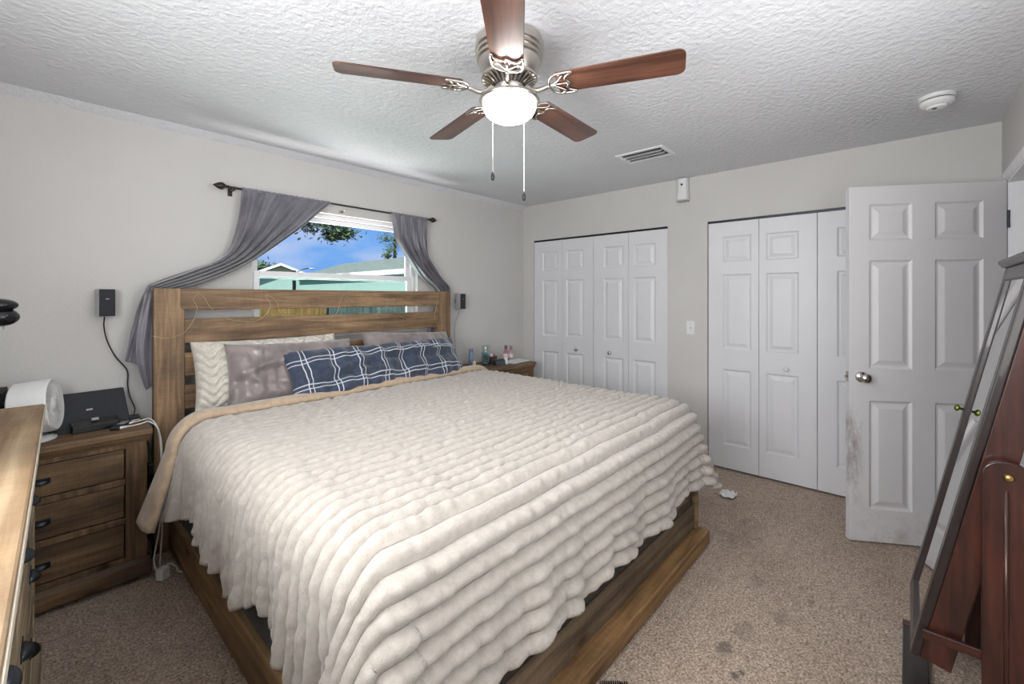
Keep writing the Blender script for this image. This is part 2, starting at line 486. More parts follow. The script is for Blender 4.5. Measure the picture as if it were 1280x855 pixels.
# ------------------------------------------------------------------ panelled doors
def panel_faces(mb, w, h, rects, y, sgn):
    """a face in the plane y with raised panels; local x across, z up; sgn is the outward side"""
    xs = sorted({0, w} | {r[0] for r in rects} | {r[1] for r in rects}); zs = sorted({0, h} | {r[2] for r in rects} | {r[3] for r in rects})
    inside = lambda x, z: any(r[0] < x < r[1] and r[2] < z < r[3] for r in rects)
    for i in range(len(xs) - 1):
        for j in range(len(zs) - 1):
            if not inside((xs[i] + xs[i + 1]) / 2, (zs[j] + zs[j + 1]) / 2):
                mb.add([(xs[i], y, zs[j]), (xs[i + 1], y, zs[j]), (xs[i + 1], y, zs[j + 1]), (xs[i], y, zs[j + 1])], [(0, 1, 2, 3)])
    steps = [(0, 0), (.004, .0045), (.012, .011), (.021, .011), (.046, .002), (.05, .0015)]
    for x0, x1, z0, z1 in rects:
        k = min(1.0, (x1 - x0) / 2 / .075, (z1 - z0) / 2 / .075)
        vs = []
        for ins, dep in steps:
            a = ins * k; yy = y - sgn * dep
            vs += [(x0 + a, yy, z0 + a), (x1 - a, yy, z0 + a), (x1 - a, yy, z1 - a), (x0 + a, yy, z1 - a)]
        fs = [(i * 4 + q, i * 4 + (q + 1) % 4, i * 4 + 4 + (q + 1) % 4, i * 4 + 4 + q) for i in range(len(steps) - 1) for q in range(4)]
        n = len(steps) - 1
        mb.add(vs, fs + [(n * 4, n * 4 + 1, n * 4 + 2, n * 4 + 3)])


def panel_slab(w, h, t, rects):
    mb = MB()
    panel_faces(mb, w, h, rects, -t / 2, -1); panel_faces(mb, w, h, rects, t / 2, 1)
    for x in (0, w): mb.add([(x, -t / 2, 0), (x, t / 2, 0), (x, t / 2, h), (x, -t / 2, h)], [(0, 1, 2, 3)])
    for z in (0, h): mb.add([(0, -t / 2, z), (w, -t / 2, z), (w, t / 2, z), (0, t / 2, z)], [(0, 1, 2, 3)])
    return mb


def merged(o):
    bm = bmesh.new(); bm.from_mesh(o.data); bmesh.ops.remove_doubles(bm, verts=bm.verts, dist=1e-4)
    bmesh.ops.recalc_face_normals(bm, faces=bm.faces); bm.to_mesh(o.data); bm.free(); return o


LH = 2.008
def rows(h): return [(h * (1 - .905), h * (1 - .598)), (h * (1 - .515), h * (1 - .212)), (h * (1 - .162), h * (1 - .058))]
def bifold(idx, y_start, w, knob_leaf):
    """two hinged leaves from y_start towards -y, in the plane of the right wall"""
    root = bpy.data.objects.new('door_%d' % idx, None); COL.objects.link(root); struct(root)
    root.location = (.028, y_start, .015); root.rotation_euler = (0, 0, math.radians(-90))
    for k in range(2):
        lw = w / 2 - .003
        m = (.30, .14) if k == 0 else (.13, .30)
        rects = [(lw * m[0], lw * (1 - m[1]), z0, z1) for z0, z1 in rows(LH)]
        mb = panel_slab(lw, LH, .032, rects); mb.xf(Matrix.Translation((k * w / 2 + .0015, 0, 0)))
        lf = merged(mb.build('leaf', 'white', root))
        if k == knob_leaf:
            q = MB().lathe([(.004, 0), (.009, .002), (.007, .012), (.012, .018), (.017, .026), (.016, .032), (.008, .037), (.001, .038)], 20, axis='Y')
            q.xf(Matrix.Translation((k * w / 2 + lw * .5, -.016, .868 - .015)) @ Matrix.Rotation(math.pi, 4, 'Z'))
            q.build('knob', 'nickel' if idx < 3 else 'plasticw', root, smooth=True)
    for k in range(3):
        MB().box(w / 2 - .012, w / 2 + .012, .0165, .02, .25 + k * .75, .32 + k * .75).build('hinge', 'nickel', root)
w1 = (C1[1] - C1[0] - .006) / 2
bifold(1, C1[1] - .002, w1, 1); bifold(2, C1[1] - .004 - w1, w1, 0)
w2 = (C2[1] - C2[0] - .006) / 2
bifold(3, C2[1] - .004, w2, 1); bifold(4, C2[1] - .005 - w2, w2, 0)
# dark tracks above the closet doors
for i, c in enumerate((C1, C2)):
    struct(MB().box(.012, .06, c[0] + .001, c[1] - .001, ZD - .004, ZD + .0125).build('trim_%d' % (4 + i), 'iron'))

# the open room door
hx, hy = -.239, -3.672; fx, fy = -.626, -3.03
DW = .762; ang = math.atan2(hy - fy, hx - fx)
dr = bpy.data.objects.new('door_5', None); COL.objects.link(dr); struct(dr)
dr.location = (hx - DW * math.cos(ang), hy - DW * math.sin(ang), .012); dr.rotation_euler = (0, 0, ang)
DH = 2.032
zr = [(DH * (1 - .909), DH * (1 - .603)), (DH * (1 - .513), DH * (1 - .208)), (DH * (1 - .152), DH * (1 - .05))]
rects = [(DW * a, DW * c, z0, z1) for a, c in ((.135, .415), (.56, .86)) for z0, z1 in zr]
merged(panel_slab(DW, DH, .035, rects).build('slab', 'dirty', dr))
for s in (-1, 1):
    q = MB().lathe([(.002, 0), (.031, 0), (.031, .004), (.024, .009), (.011, .012), (.010, .03), (.018, .036), (.026, .046), (.027, .056), (.021, .064), (.006, .067), (.001, .067)], 28, axis='Y')
    R_ = Matrix.Rotation(math.pi if s < 0 else 0, 4, 'Z')
    q.xf(Matrix.Translation((.062, s * .0175, .94)) @ R_)
    q.build('knob', 'chrome', dr, smooth=True)
MB().box(-.002, .001, -.012, .012, .91, .97).build('latch_plate', 'chrome', dr)
MB().prism([(-.006, -.008), (.006, -.008), (.006, .004), (-.006, .008)], 'X', -.013, 0).xf(Matrix.Translation((0, 0, .94))).build('latch_bolt', 'chrome', dr)
for z in (.2, 1.0, 1.78):
    q = MB(); q.box(DW - .001, DW + .003, -.016, .016, z, z + .09); q.lathe([(.006, z - .003), (.006, z + .093)], 10, (DW + .006, -.019, 0))
    q.build('hinge', 'iron', dr)

# ------------------------------------------------------------------ ceiling fan
fan = thing('ceiling_fan', 'ceiling fan with five walnut blades, nickel housing and a lit white bowl', 'ceiling fan', (FAN.x, FAN.y, 0))
MB().lathe([(.02, H), (.118, H), (.132, H - .008), (.137, H - .03), (.137, H - .045), (.130, H - .05), (.134, H - .056), (.134, H - .066), (.127, H - .07), (.131, H - .076), (.131, H - .086),
            (.123, H - .092), (.116, H - .125), (.104, H - .15), (.09, H - .156), (.02, H - .156)], 56).build('motor_housing', 'nickel', fan, smooth='auto')
b = MB()
for k in range(30):
    a = 2 * math.pi * k / 30
    q = MB().box(.064, .108, -.0042, .0042, -.008, .004); q.v = [(x, y, z + (.108 - x) * -.55) for x, y, z in q.v]
    q.xf(Matrix.Translation((0, 0, H - .158)) @ Matrix.Rotation(a, 4, 'Z')); b.add(q.v, q.f)
b.lathe([(.10, H - .150), (.112, H - .152), (.112, H - .162), (.103, H - .164)], 48)
b.build('vent_ring', 'nickel', fan, smooth='auto')
MB().lathe([(.02, H - .15), (.088, H - .152), (.062, H - .19), (.02, H - .19)], 40).build('motor_core', 'black', fan, smooth='auto')
MB().lathe([(.02, H - .18), (.06, H - .183), (.06, H - .2), (.052, H - .212), (.055, H - .222), (.098, H - .228), (.116, H - .235), (.121, H - .246), (.117, H - .254), (.105, H - .256), (.02, H - .25)], 56).build('light_fitter', 'nickel', fan, smooth='auto')
ZB = H - .256
MB().lathe([(.001, ZB + .001), (.106, ZB + .001), (.1065, ZB - .012), (.103, ZB - .025), (.094, ZB - .041), (.078, ZB - .055), (.056, ZB - .065), (.03, ZB - .071), (.001, ZB - .073)], 48, cap=False).build('glass_bowl', 'frosted', fan, smooth=True)
az0 = math.atan2(-3.285 - FAN.y, -3.84 - FAN.x) - math.radians(2.2)
ZBL = 2.235
def rrect(x0, x1, w0, w1, r, n=6):
    pts = []
    for cx, cy, a0 in ((x1 - r, w1 - r, 0), (x0 + r * .4, w0 - r * .4, 90), (x0 + r * .4, -w0 + r * .4, 180), (x1 - r, -w1 + r, 270)):
        rr = r if a0 in (0, 270) else r * .4
        for k in range(n + 1):
            t = math.radians(a0 + 90 * k / n); pts.append((cx + rr * math.cos(t), cy + rr * math.sin(t)))
    return pts
for k in range(5):
    T = Matrix.Translation((0, 0, ZBL)) @ Matrix.Rotation(az0 + k * 2 * math.pi / 5, 4, 'Z') @ Matrix.Rotation(math.radians(-10.5), 4, 'X')
    bl = MB().prism(rrect(.195, .658, .058, .066, .03), 'Z', 0, .0055).build('blade', 'blade', fan, bevel=.0015)
    bl.matrix_local = T
    q = MB()
    q.tube(smooth_path([(.07, 0, .012), (.10, 0, -.012), (.13, 0, -.016), (.165, 0, -.006)], 5), [.009] * 16, 8)
    # open scalloped bracket below the blade's root
    out = [(.165, 0), (.172, .03), (.19, .052), (.225, .058), (.262, .056), (.24, .04), (.232, .022), (.245, 0)]
    for sg in (1, -1):
        q.tube(smooth_path([(x, y * sg, -.005) for x, y in out], 5), .0048, 6)
        q.tube(smooth_path([(.17, 0, -.005), (.2, .018 * sg, -.006), (.225, .045 * sg, -.005)], 5), .0042, 6)
    q.tube([(.165, 0, -.005), (.245, 0, -.005)], .0042, 6)
    for p in ((.215, .052), (.215, -.052), (.24, 0)): q.lathe([(.006, -.009), (.006, 0)], 8, (p[0], p[1], 0))
    ir = q.build('blade_iron', 'nickel', fan, smooth=True); ir.matrix_local = T
def local_off(right, fwd):   # metres to the viewer's right and away, turned into room axes
    return Vector((.7431 * fwd + .6691 * right, .6691 * fwd - .7431 * right, 0))
for (r_, f_, zb, dark) in ((-.066, -.02, 1.905, 1), (.058, -.02, 1.825, 0)):
    o_ = local_off(r_, f_); q = MB()
    q.tube([(o_.x, o_.y, 2.2), (o_.x, o_.y, zb)], .0016, 6)
    for i in range(0, 60): q.ball((o_.x, o_.y, 2.19 - i * (2.19 - zb) / 60), .0024, n=6, m=4)
    ch = q.build('pull_chain', 'nickel' if dark else 'plasticw', fan, smooth=True)
    MB().lathe([(.001, zb + .004), (.004, zb), (.007, zb - .012), (.0075, zb - .024), (.004, zb - .032), (.001, zb - .033)], 12, (o_.x, o_.y, 0)).build('fob', 'iron' if dark else 'black', ch, smooth=True)

# ------------------------------------------------------------------ ceiling and wall fittings
vt = thing('air_vent', 'white ceiling air vent with louvres', 'vent', (-.835, -1.872, H))
q = MB(); L2, W2 = .178, .118
for a in (-1, 1):
    q.prism([(a * L2, -.0), (a * (L2 - .03), -.0), (a * (L2 - .03), -.008), (a * L2, -.004)], 'Y', -W2, W2) if 0 else q.box(-W2, W2, a * L2, a * (L2 - .03), -.008, 0)
    q.box(a * W2, a * (W2 - .03), -L2 + .03, L2 - .03, -.008, 0)
q.build('frame', 'trimwhite', vt, bevel=.003)
MB().box(-W2 + .031, W2 - .031, -L2 + .031, L2 - .031, -.003, -.001).build('duct', 'black', vt)
for k in range(3):
    q = MB().box(-.016, .016, -L2 + .032, L2 - .032, -.001, .001)
    q.xf(Matrix.Translation((-.056 + k * .056, 0, -.013)) @ Matrix.Rotation(math.radians(-38), 4, 'Y')); q.build('louvre', 'trimwhite', vt)

sm = thing('smoke_detector', 'round white smoke detector on the ceiling', 'smoke detector', (-.70, -3.392, H))
MB().lathe([(.002, 0), (.073, 0), (.073, -.014), (.068, -.018), (.002, -.018)], 40).build('base', 'plasticw', sm, smooth='auto')
MB().lathe([(.002, -.0185), (.063, -.0185), (.063, -.024), (.002, -.024)], 40).build('slot_ring', 'black', sm, smooth='auto')
MB().lathe([(.002, -.0245), (.069, -.0245), (.068, -.038), (.055, -.05), (.042, -.052), (.039, -.06), (.028, -.064), (.002, -.064)], 40).build('cover', 'plasticw', sm, smooth='auto')
MB().lathe([(.002, -.0645), (.01, -.0645), (.009, -.067), (.002, -.067)], 14, (-.02, .01, 0)).build('test_button', 'iron', sm)

ap = thing('air_freshener', 'white air freshener dispenser high on the wall between the closets', 'air freshener', (0, -1.838, 2.243))
q = MB()
sec = []
for z, hw, d in ((.0, .046, .075), (.03, .047, .07), (.09, .042, .055), (.13, .042, .056), (.185, .045, .062), (.192, .036, .05)):
    sec.append([(-.001, -hw, z), (-.001, hw, z), (-d * .55, hw, z), (-d * .9, hw * .8, z), (-d, 0, z), (-d * .9, -hw * .8, z), (-d * .55, -hw, z)])
P = np.array([s + [s[0]] for s in sec]); q.grid(P); n = 8
q.add([sec[0][i] for i in range(7)], [tuple(range(7))]); q.add([sec[-1][i] for i in range(7)], [tuple(range(7))])
merged(q.build('body', 'plasticw', ap, smooth='auto'))
MB().ball((-.055, .002, .135), .006, .010, .010, 14, 8).build('nozzle', 'black', ap, smooth=True)
MB().ball((-.056, .002, .05), .005, .006, .006, 12, 8).build('indicator', 'silverp', ap, smooth=True)
MB().box(-.07, -.002, -.045, .045, -.012, -.0005).build('base_tray', 'silverp', ap, bevel=.004)

sw = thing('light_switch', 'white light switch between the closets', 'light switch', (0, -1.893, 1.15))
MB().box(-.006, 0, -.036, .036, -.058, .058).build('plate', 'plasticw', sw, bevel=.003)
MB().prism([(-.006, -.012), (-.006, .012), (-.018, .009), (-.018, -.002)], 'Y', -.005, .005).build('toggle', 'cablew', sw)
for z in (-.03, .03): MB().lathe([(.0035, -.0075), (.0035, -.0055)], 10, (0, 0, z), 'X').build('screw', 'silverp', sw)

# ------------------------------------------------------------------ bed
HY = -.22; HT = .055
bed = thing('bed', 'king bed with a rustic slatted wooden headboard and low plank frame', 'bed', (-2.31, -1.32, 0))
def bx(name, mat, x0, x1, y0, y1, z0, z1, parent, off=(-2.31, -1.32, 0), bevel=.004):
    return MB().box(x0 - off[0], x1 - off[0], y0 - off[1], y1 - off[1], z0 - off[2], z1 - off[2]).build(name, mat, parent, bevel=bevel)
hb = bx('headboard_rail', 'bedX', -3.36 + .12, -1.265 - .12, HY, HY + HT, 1.336, 1.46, bed)
# mitred posts
for x0, x1, s in ((-3.36, -3.222, 1), (-1.265, -1.40, -1)):
    q = MB(); ox = 2.31
    pts = [(x0 + ox, 0), (x1 + ox, 0), (x1 + ox, 1.335), (x0 + ox, 1.46)] if 0 else [(x0 + ox, 0), (x1 + ox, 0), (x1 + ox, 1.336), (x1 + ox - s * .018, 1.352), (x1 + ox - s * .018, 1.46), (x0 + ox, 1.46)]
    q.prism(pts, 'Y', HY - .004 + 1.32, HY + HT + 1.32); q.build('headboard_post', 'bedZ', bed, bevel=.004)
for z0, z1 in ((1.147, 1.285), (.960, 1.092), (.772, .908), (.55, .72)):
    bx('headboard_slat', 'bedX', -3.222, -1.40, HY + .008, HY + .038, z0, z1, bed)
RT = .20
for x0, x1 in ((-3.295, -3.255), (-1.29, -1.25)):
    bx('side_rail', 'railwood', x0, x1, -2.36, HY + .01, .012, RT, bed)
bx('footboard_lower', 'foot', -3.30, -1.262, -2.372, -2.335, .088, .226, bed)
bx('footboard_gap', 'gloss', -3.28, -1.28, -2.366, -2.345, .225, .290, bed)
bx('footboard_upper', 'foot', -3.30, -1.262, -2.372, -2.335, .274, .36, bed)
bx('footboard_post', 'railwood', -1.262, -1.235, -2.385, -2.33, .088, .365, bed)
bx('footboard_post', 'railwood', -3.325, -3.30, -2.385, -2.33, .088, .365, bed)
bx('foot_ledge', 'ledge', -3.33, -1.225, -2.445, -2.33, .012, .088, bed, bevel=.007)

ms = tag(MB().box(-3.272, -1.272, -2.345, -.235, .10, .40).build('box_foundation', 'skirt', bevel=.03, seg=3), 'black cloth-covered base under the mattress', 'box spring')
# mattress, puffy rounded slab under a charcoal sheet
def rounded_slab(x0, x1, y0, y1, z0, z1, r, nx=40, ny=44, puff=.01):
    q = MB(); N = 10
    cx, cy = (x0 + x1) / 2, (y0 + y1) / 2
    def ring(ins, z):
        pts = []; hx_, hy_ = (x1 - x0) / 2 - ins, (y1 - y0) / 2 - ins; c = .10
        for sx, sy, a0 in ((1, 1, 0), (-1, 1, 90), (-1, -1, 180), (1, -1, 270)):
            for k in range(N + 1):
                t = math.radians(a0 + 90 * k / N); pts.append((cx + sx * (hx_ - c) + c * math.cos(t), cy + sy * (hy_ - c) + c * math.sin(t), z))
        return pts
    rings = []
    for k in range(7): t = math.pi / 2 * k / 6; rings.append(ring(r * (1 - math.sin(t)), z0 + r * (1 - math.cos(t))))
    for k in range(7): t = math.pi / 2 * k / 6; rings.append(ring(r * (1 - math.cos(t)), z1 - r * (1 - math.sin(t))))
    n = len(rings[0]); vs = [p for rg in rings for p in rg]
    fs = [(i * n + k, i * n + (k + 1) % n, (i + 1) * n + (k + 1) % n, (i + 1) * n + k) for i in range(len(rings) - 1) for k in range(n)]
    q.add(vs, fs + [tuple(range(n))[::-1], tuple(range((len(rings) - 1) * n, len(rings) * n))])
    return q
tag(rounded_slab(-3.275, -1.275, -2.33, -.235, .40, .775, .09).build('mattress', 'sheet', smooth='auto'), 'thick mattress in a charcoal fitted sheet', 'mattress')

# ribbed blanket
BX0, BX1, BYH, BYF, BZ, BR = -3.325, -1.235, -.60, -2.386, .785, .11
SKEW = .075
QD = BR * math.pi / 2
DL, DF = .43, .478      # cloth beyond the start of the bend, sides and foot
def vnoise(x, y, z=0.0): return mnoise.noise(Vector((x, y, z)))
PITCH = .058
def cloth(s, t, ridge=True):
    """s across (x), t from the head edge towards the foot, metres of cloth; returns a point"""
    sl, sr = BX0 + BR, BX1 - BR; tf = BYF + BR
    x = s; y = BYH - SKEW * min(1.0, max(0.0, (BX1 - s) / (BX1 - BX0))) - t * (1 - SKEW * min(1.0, max(0.0, (BX1 - s) / (BX1 - BX0))) / 1.9)
    a = 0.0; sx = 0
    if x < sl: a = sl - x; sx = -1
    elif x > sr: a = x - sr; sx = 1
    b_ = max(0.0, tf - y)
    z = BZ + .012 * vnoise(x * 1.7, y * 1.7, 3.1) + .006 * vnoise(x * 5, y * 5, 1.0)
    px, py = min(max(x, sl), sr), max(y, tf)
    if a > 0 or b_ > 0:
        e = (a ** 4 + b_ ** 4) ** .25; h = math.hypot(a, b_); dx, dy = sx * a / h, -b_ / h
        if e < QD: th = e / BR; out = BR * math.sin(th); dn = BR * (1 - math.cos(th)); fr = 0
        else: fr = (e - QD); out = BR + fr * .05; dn = BR + fr
        cor = 2 * a * b_ / (h * h)
        f = min(1.0, fr / .3)
        out += cor * fr * .32
        if cor < .5 and a > b_:     # side hang: swags along the length
            out += f * (.018 * math.sin(y * 15 + 1.2) + .012 * math.sin(y * 37 + .4)) * min(1, max(0, (a - b_) / .2))
            if sx < 0: out += .11 * f * max(0, 1 - t / .30) ** 1.6
            dn += f * .045 * math.sin(y * 8.5 + .9) + f * .05 * max(0, math.cos((y + 1.60) * 9)) * (abs(y + 1.6) < .17)
        if b_ >= a:
            w_ = min(1, max(0, (b_ - a) / .2))
            out += w_ * f * (.013 * math.sin(x * 13.5 + .6) + .013 * max(-.6, math.sin(x * 27 + 1.9 + 2 * math.sin(x * 5))) + .006 * math.sin(x * 61))
            dn += w_ * f * (.045 * min(1.0, max(0.0, -1.5 - x)) + .014 * math.sin(x * 7 + 2) + .008 * math.sin(x * 17))
        px += dx * out; py += dy * out; z -= dn
    return Vector((px, py, z))
ns_, nt_ = 250, 410
ss = np.linspace(BX0 + BR - DL, BX1 - BR + DL, ns_); tt = np.linspace(0, (BYH - BYF - BR) + DF, nt_)
P = np.array([[cloth(s, t)[:] for s in ss] for t in tt])
du = np.gradient(P, axis=1); dv = np.gradient(P, axis=0); N_ = np.cross(dv, du); N_ /= np.linalg.norm(N_, axis=2, keepdims=True) + 1e-9
if N_[nt_ // 3, ns_ // 2, 2] < 0: N_ = -N_
SS, TT = np.meshgrid(ss, tt)
def wob_(s, t): return .012 * vnoise(s * 2.0, t * 1.4, 7.0) + .006 * vnoise(s * 7, t * 3.0, 2.0)
wob = np.array([[wob_(s, t) for s in ss] for t in tt])
lump = np.array([[vnoise(s * 30, math.floor((t + wob_(s, t)) / PITCH + .5) * 3.7, 5.0) for s in ss] for t in tt])
ph = (TT + wob) / PITCH
rid = (.5 + .5 * np.cos(2 * math.pi * ph)) ** 1.0
amp = .029 * (1 + .32 * lump)
P2 = P + N_ * (rid * amp)[..., None]
bl = thing('blanket', 'cream ribbed plush blanket spread over the king bed', 'blanket', (0, 0, 0))
MB().grid(P2).build('ribbed_face', 'blanket', bl, smooth=True, solid=.010, fix=False)
# folded head border: cream roll, then the tan lining turned over it
nsb = 150
sb = np.linspace(BX0 + BR - DL, BX1 - BR + DL, nsb)
def border(prof_fn, name, mat):
    rows_ = []
    for s in sb:
        base = cloth(s, .02); e = .002
        tu = (cloth(s + .01, .02) - cloth(s - .01, .02)); tv = Vector((0, -1, 0)); n_ = tu.cross(tv)
        n_.normalize()
        if n_.z < 0 and abs(n_.z) > .2: n_ = -n_
        if s < BX0 + BR and n_.x > 0: n_ = -n_
        if s > BX1 - BR and n_.x < 0: n_ = -n_
        hang = max(0.0, (BX0 + BR - s - QD * .6) / (DL - QD * .6), (s - BX1 + BR - QD * .6) / (DL - QD * .6))
        pu = 1 + .18 * vnoise(s * 3.0, .4, 9)
        rows_.append([(cloth(s, max(0.0, q[0]) if False else 0.0) + Vector((0, -q[0], 0)) + n_ * (q[1] + .018))[:] for q in prof_fn(hang, pu, s)])
    MB().grid(np.array(rows_)).build(name, mat, bl, smooth=True, solid=.008)
def prof_cream(h, pu, s): return [(.03, -.006), (-.01, -.004), (-.030, .008), (-.036, .024 * pu), (-.026, .040 * pu), (-.006, .049 * pu), (.016, .051 * pu)]
def prof_tan(h, pu, s):
    w = .052 * pu + .10 * h
    r = .006 * math.sin(s * 60) * h
    return [(.012, .051 * pu), (.03, .052 * pu + r), (.03 + w * .4, .050 * pu + r), (.03 + w * .75, .044 * pu + r * 1.5), (.03 + w, .030 + r), (.028 + w, .010)]
border(prof_cream, 'rolled_border', 'blanket'); border(prof_tan, 'turned_lining', 'lining')


# pillows
def pillow_mesh(w, h, t, nu=60, nv=40, wr=.01, seed=0.0, knit=0, corner=.06, wfreq=9.0, crease=0.0):
    q = MB(); us = np.linspace(-1, 1, nu); vs = np.linspace(-1, 1, nv); uv = []
    for side in (1, -1):
        P = np.zeros((nv, nu, 3))
        for j, v in enumerate(vs):
            for i, u in enumerate(us):
                px = u * w / 2 * (1 - corner * (1 - abs(v)) ** 2 * 0 - corner * .6 * (1 - v * v) * abs(u) ** 3)
                pz = v * h / 2 * (1 - corner * 1.2 * (1 - u * u) * abs(v) ** 3)
                th = t / 2 * max(0, (1 - u ** 4) * (1 - v ** 4)) ** .55
                k = max(0.0, (1 - abs(u) ** 6) * (1 - abs(v) ** 6))
                d = wr * k * (vnoise(px * wfreq + seed, pz * wfreq * .8, seed) + .6 * vnoise(px * wfreq * 2.3 + seed, pz * wfreq * 1.3, seed + 4))
                if crease:
                    for c0, sl_, am in ((.045, .10, 1.0), (-.05, -.06, .7), (.10, -.14, .6)):
                        yc = c0 + sl_ * px + .03 * math.sin(px * 6 + c0 * 40)
                        d += crease * am * k * (math.exp(-((pz - yc) / .022) ** 2) - .9 * math.exp(-((pz - yc + .04) / .022) ** 2))
                if knit:
                    ph_ = (px / .062)
                    bra = abs(math.sin(math.pi * (pz / .05 + .55 * math.sin(math.pi * ph_))))
                    d += .042 * k ** .5 * bra ** .6 * (.55 + .45 * abs(math.cos(math.pi * ph_ / 2)))
                P[j, i] = (px, -side * (th + d), pz); uv.append((px, pz))
        q.grid(P)
    o = q
    return o, uv


def pillow(name, label, w, h, t, mat, loc, tilt, rz=0, ry=0, **k):
    mb, uv = pillow_mesh(w, h, t, **k)
    me = bpy.data.meshes.new(name); me.from_pydata(mb.v, [], mb.f); me.update()
    l = me.uv_layers.new(name='UVMap')
    for i, lp in enumerate(me.loops): l.data[i].uv = uv[lp.vertex_index]
    bm = bmesh.new(); bm.from_mesh(me); bmesh.ops.remove_doubles(bm, verts=bm.verts, dist=1e-5); bmesh.ops.recalc_face_normals(bm, faces=bm.faces); bm.to_mesh(me); bm.free()
    me.polygons.foreach_set('use_smooth', [True] * len(me.polygons)); me.materials.append(M[mat])
    o = bpy.data.objects.new(name, me); COL.objects.link(o)
    o.location = loc; o.rotation_euler = (math.radians(tilt), math.radians(ry), math.radians(rz))
    return tag(o, label, 'pillow')
pillow('pillow', 'ivory chunky knit pillow leaning on the headboard, behind the grey satin one', .84, .40, .15, 'knit', (-2.79, -.33, .965), -16, knit=1, wr=.008, nu=120, nv=90)
pillow('pillow', 'shiny grey satin pillow in front of the ivory knit pillow', .76, .38, .17, 'satin', (-2.70, -.445, .952), -17, ry=1.5, wr=.034, crease=.010, seed=3.0, nu=90, nv=60)
pillow('pillow', 'grey satin pillow by the right headboard post', .80, .40, .18, 'satin', (-1.78, -.37, .95), -24, ry=3, wr=.02, seed=8.0, nu=90, nv=60)
pillow('body_pillow', 'long navy plaid body pillow with white double lines', 1.36, .36, .20, 'plaid', (-2.13, -.57, .925), -32, ry=0, rz=1.5, wr=.045, seed=5.0, nu=150, nv=70, wfreq=6.5, crease=.016)

# string light wire looped along the headboard
q = MB()
wire = [(-3.37, 1.20), (-3.31, 1.185), (-3.24, 1.20), (-3.19, 1.26), (-3.165, 1.345), (-3.185, 1.40), (-3.155, 1.43), (-3.125, 1.40), (-3.10, 1.35), (-3.03, 1.29), (-2.96, 1.265), (-2.86, 1.26), (-2.80, 1.30), (-2.77, 1.36),
        (-2.80, 1.42), (-2.74, 1.39), (-2.70, 1.29), (-2.60, 1.265), (-2.50, 1.25), (-2.40, 1.25), (-2.33, 1.30), (-2.30, 1.38), (-2.27, 1.43), (-2.22, 1.36), (-2.16, 1.29), (-2.06, 1.27), (-1.98, 1.30), (-1.93, 1.34), (-1.86, 1.31),
        (-1.78, 1.25), (-1.70, 1.235), (-1.62, 1.28), (-1.55, 1.32), (-1.46, 1.38), (-1.43, 1.34), (-1.45, 1.27), (-1.44, 1.21), (-1.41, 1.17)]
q.tube(smooth_path([(x, HY - .010 - .004 * math.sin(i * 1.7), z) for i, (x, z) in enumerate(wire)], 6), .0012, 5)
sl = tag(q.build('string_light', 'copper', smooth=True), 'thin wire of fairy lights looped along the headboard', 'string light')
q = MB()
for i, p in enumerate(smooth_path([(x, HY - .012, z) for x, z in wire], 2)):
    if i % 4 == 0: q.ball(tuple(p), .0035, n=6, m=4)
q.build('bulb', M['clear'], sl, smooth=True)['kind'] = 'stuff'

# ------------------------------------------------------------------ curtains and rod
rod = thing('curtain_rod', 'dark bronze curtain rod with pointed finials above the window', 'curtain rod', (-2.185, -.09, 2.107))
MB().lathe([(.007, -.79), (.007, .79)], 14, axis='X').build('pole', 'bronze', rod, smooth='auto')
for s in (-1, 1):
    q = MB().lathe([(.007, .78), (.012, .783), (.009, .79), (.011, .797), (.022, .815), (.024, .825), (.018, .842), (.006, .862), (.001, .868)], 20, axis='X')
    if s < 0: q.xf(Matrix.Rotation(math.pi, 4, 'Z'))
    q.build('finial', 'bronze', rod, smooth=True)
    q = MB(); q.box(s * .752 - .006, s * .752 + .006, -.006, .09, -.016, -.006); q.box(s * .752 - .013, s * .752 + .013, .084, .0895, -.04, .02)
    q.box(s * .752 - .005, s * .752 + .005, -.011, -.0075, -.012, .006)
    q.build('bracket', 'bronze', rod, bevel=.002)


q = MB(); q.box(-.012, .012, .072, .089, -.052, -.022); q.box(-.006, .006, .02, .075, -.034, -.028)
q.build('center_bracket', 'nickel', rod, bevel=.002)


def resample(pts, n):
    pts = smooth_path([(p[0], 0, p[1]) for p in pts], 10); d = [0]
    for a, c in zip(pts, pts[1:]): d.append(d[-1] + (c - a).length)
    out = []; j = 0
    for k in range(n):
        t = d[-1] * k / (n - 1)
        while j < len(d) - 2 and d[j + 1] < t: j += 1
        f = (t - d[j]) / max(1e-6, d[j + 1] - d[j]); out.append(pts[j].lerp(pts[j + 1], f))
    return out
def drape(name, A, B, y0, amp, folds, parent, nu=70, nv=60, top=True, seed=0, ymax=-.02, curve=0):
    a, c = resample(A, nv), resample(B, nv); P = np.zeros((nv, nu, 3))
    for j in range(nv):
        v = j / (nv - 1)
        wd = (c[j] - a[j]).length; am = amp * min(1.0, .35 + v * 1.2)
        for i in range(nu):
            u = i / (nu - 1); p = a[j].lerp(c[j], u)
            f = math.sin(2 * math.pi * folds * u + 1.2 * math.sin(3 * v + seed) + seed) + .5 * math.sin(2 * math.pi * folds * 2.1 * u + 2 * v + seed)
            yy = y0(v) if callable(y0) else y0
            P[j, i] = (p.x, min(ymax, yy + am * f), p.z)
    return MB().grid(P).build(name, 'curtain', parent, smooth=True, solid=.0025)
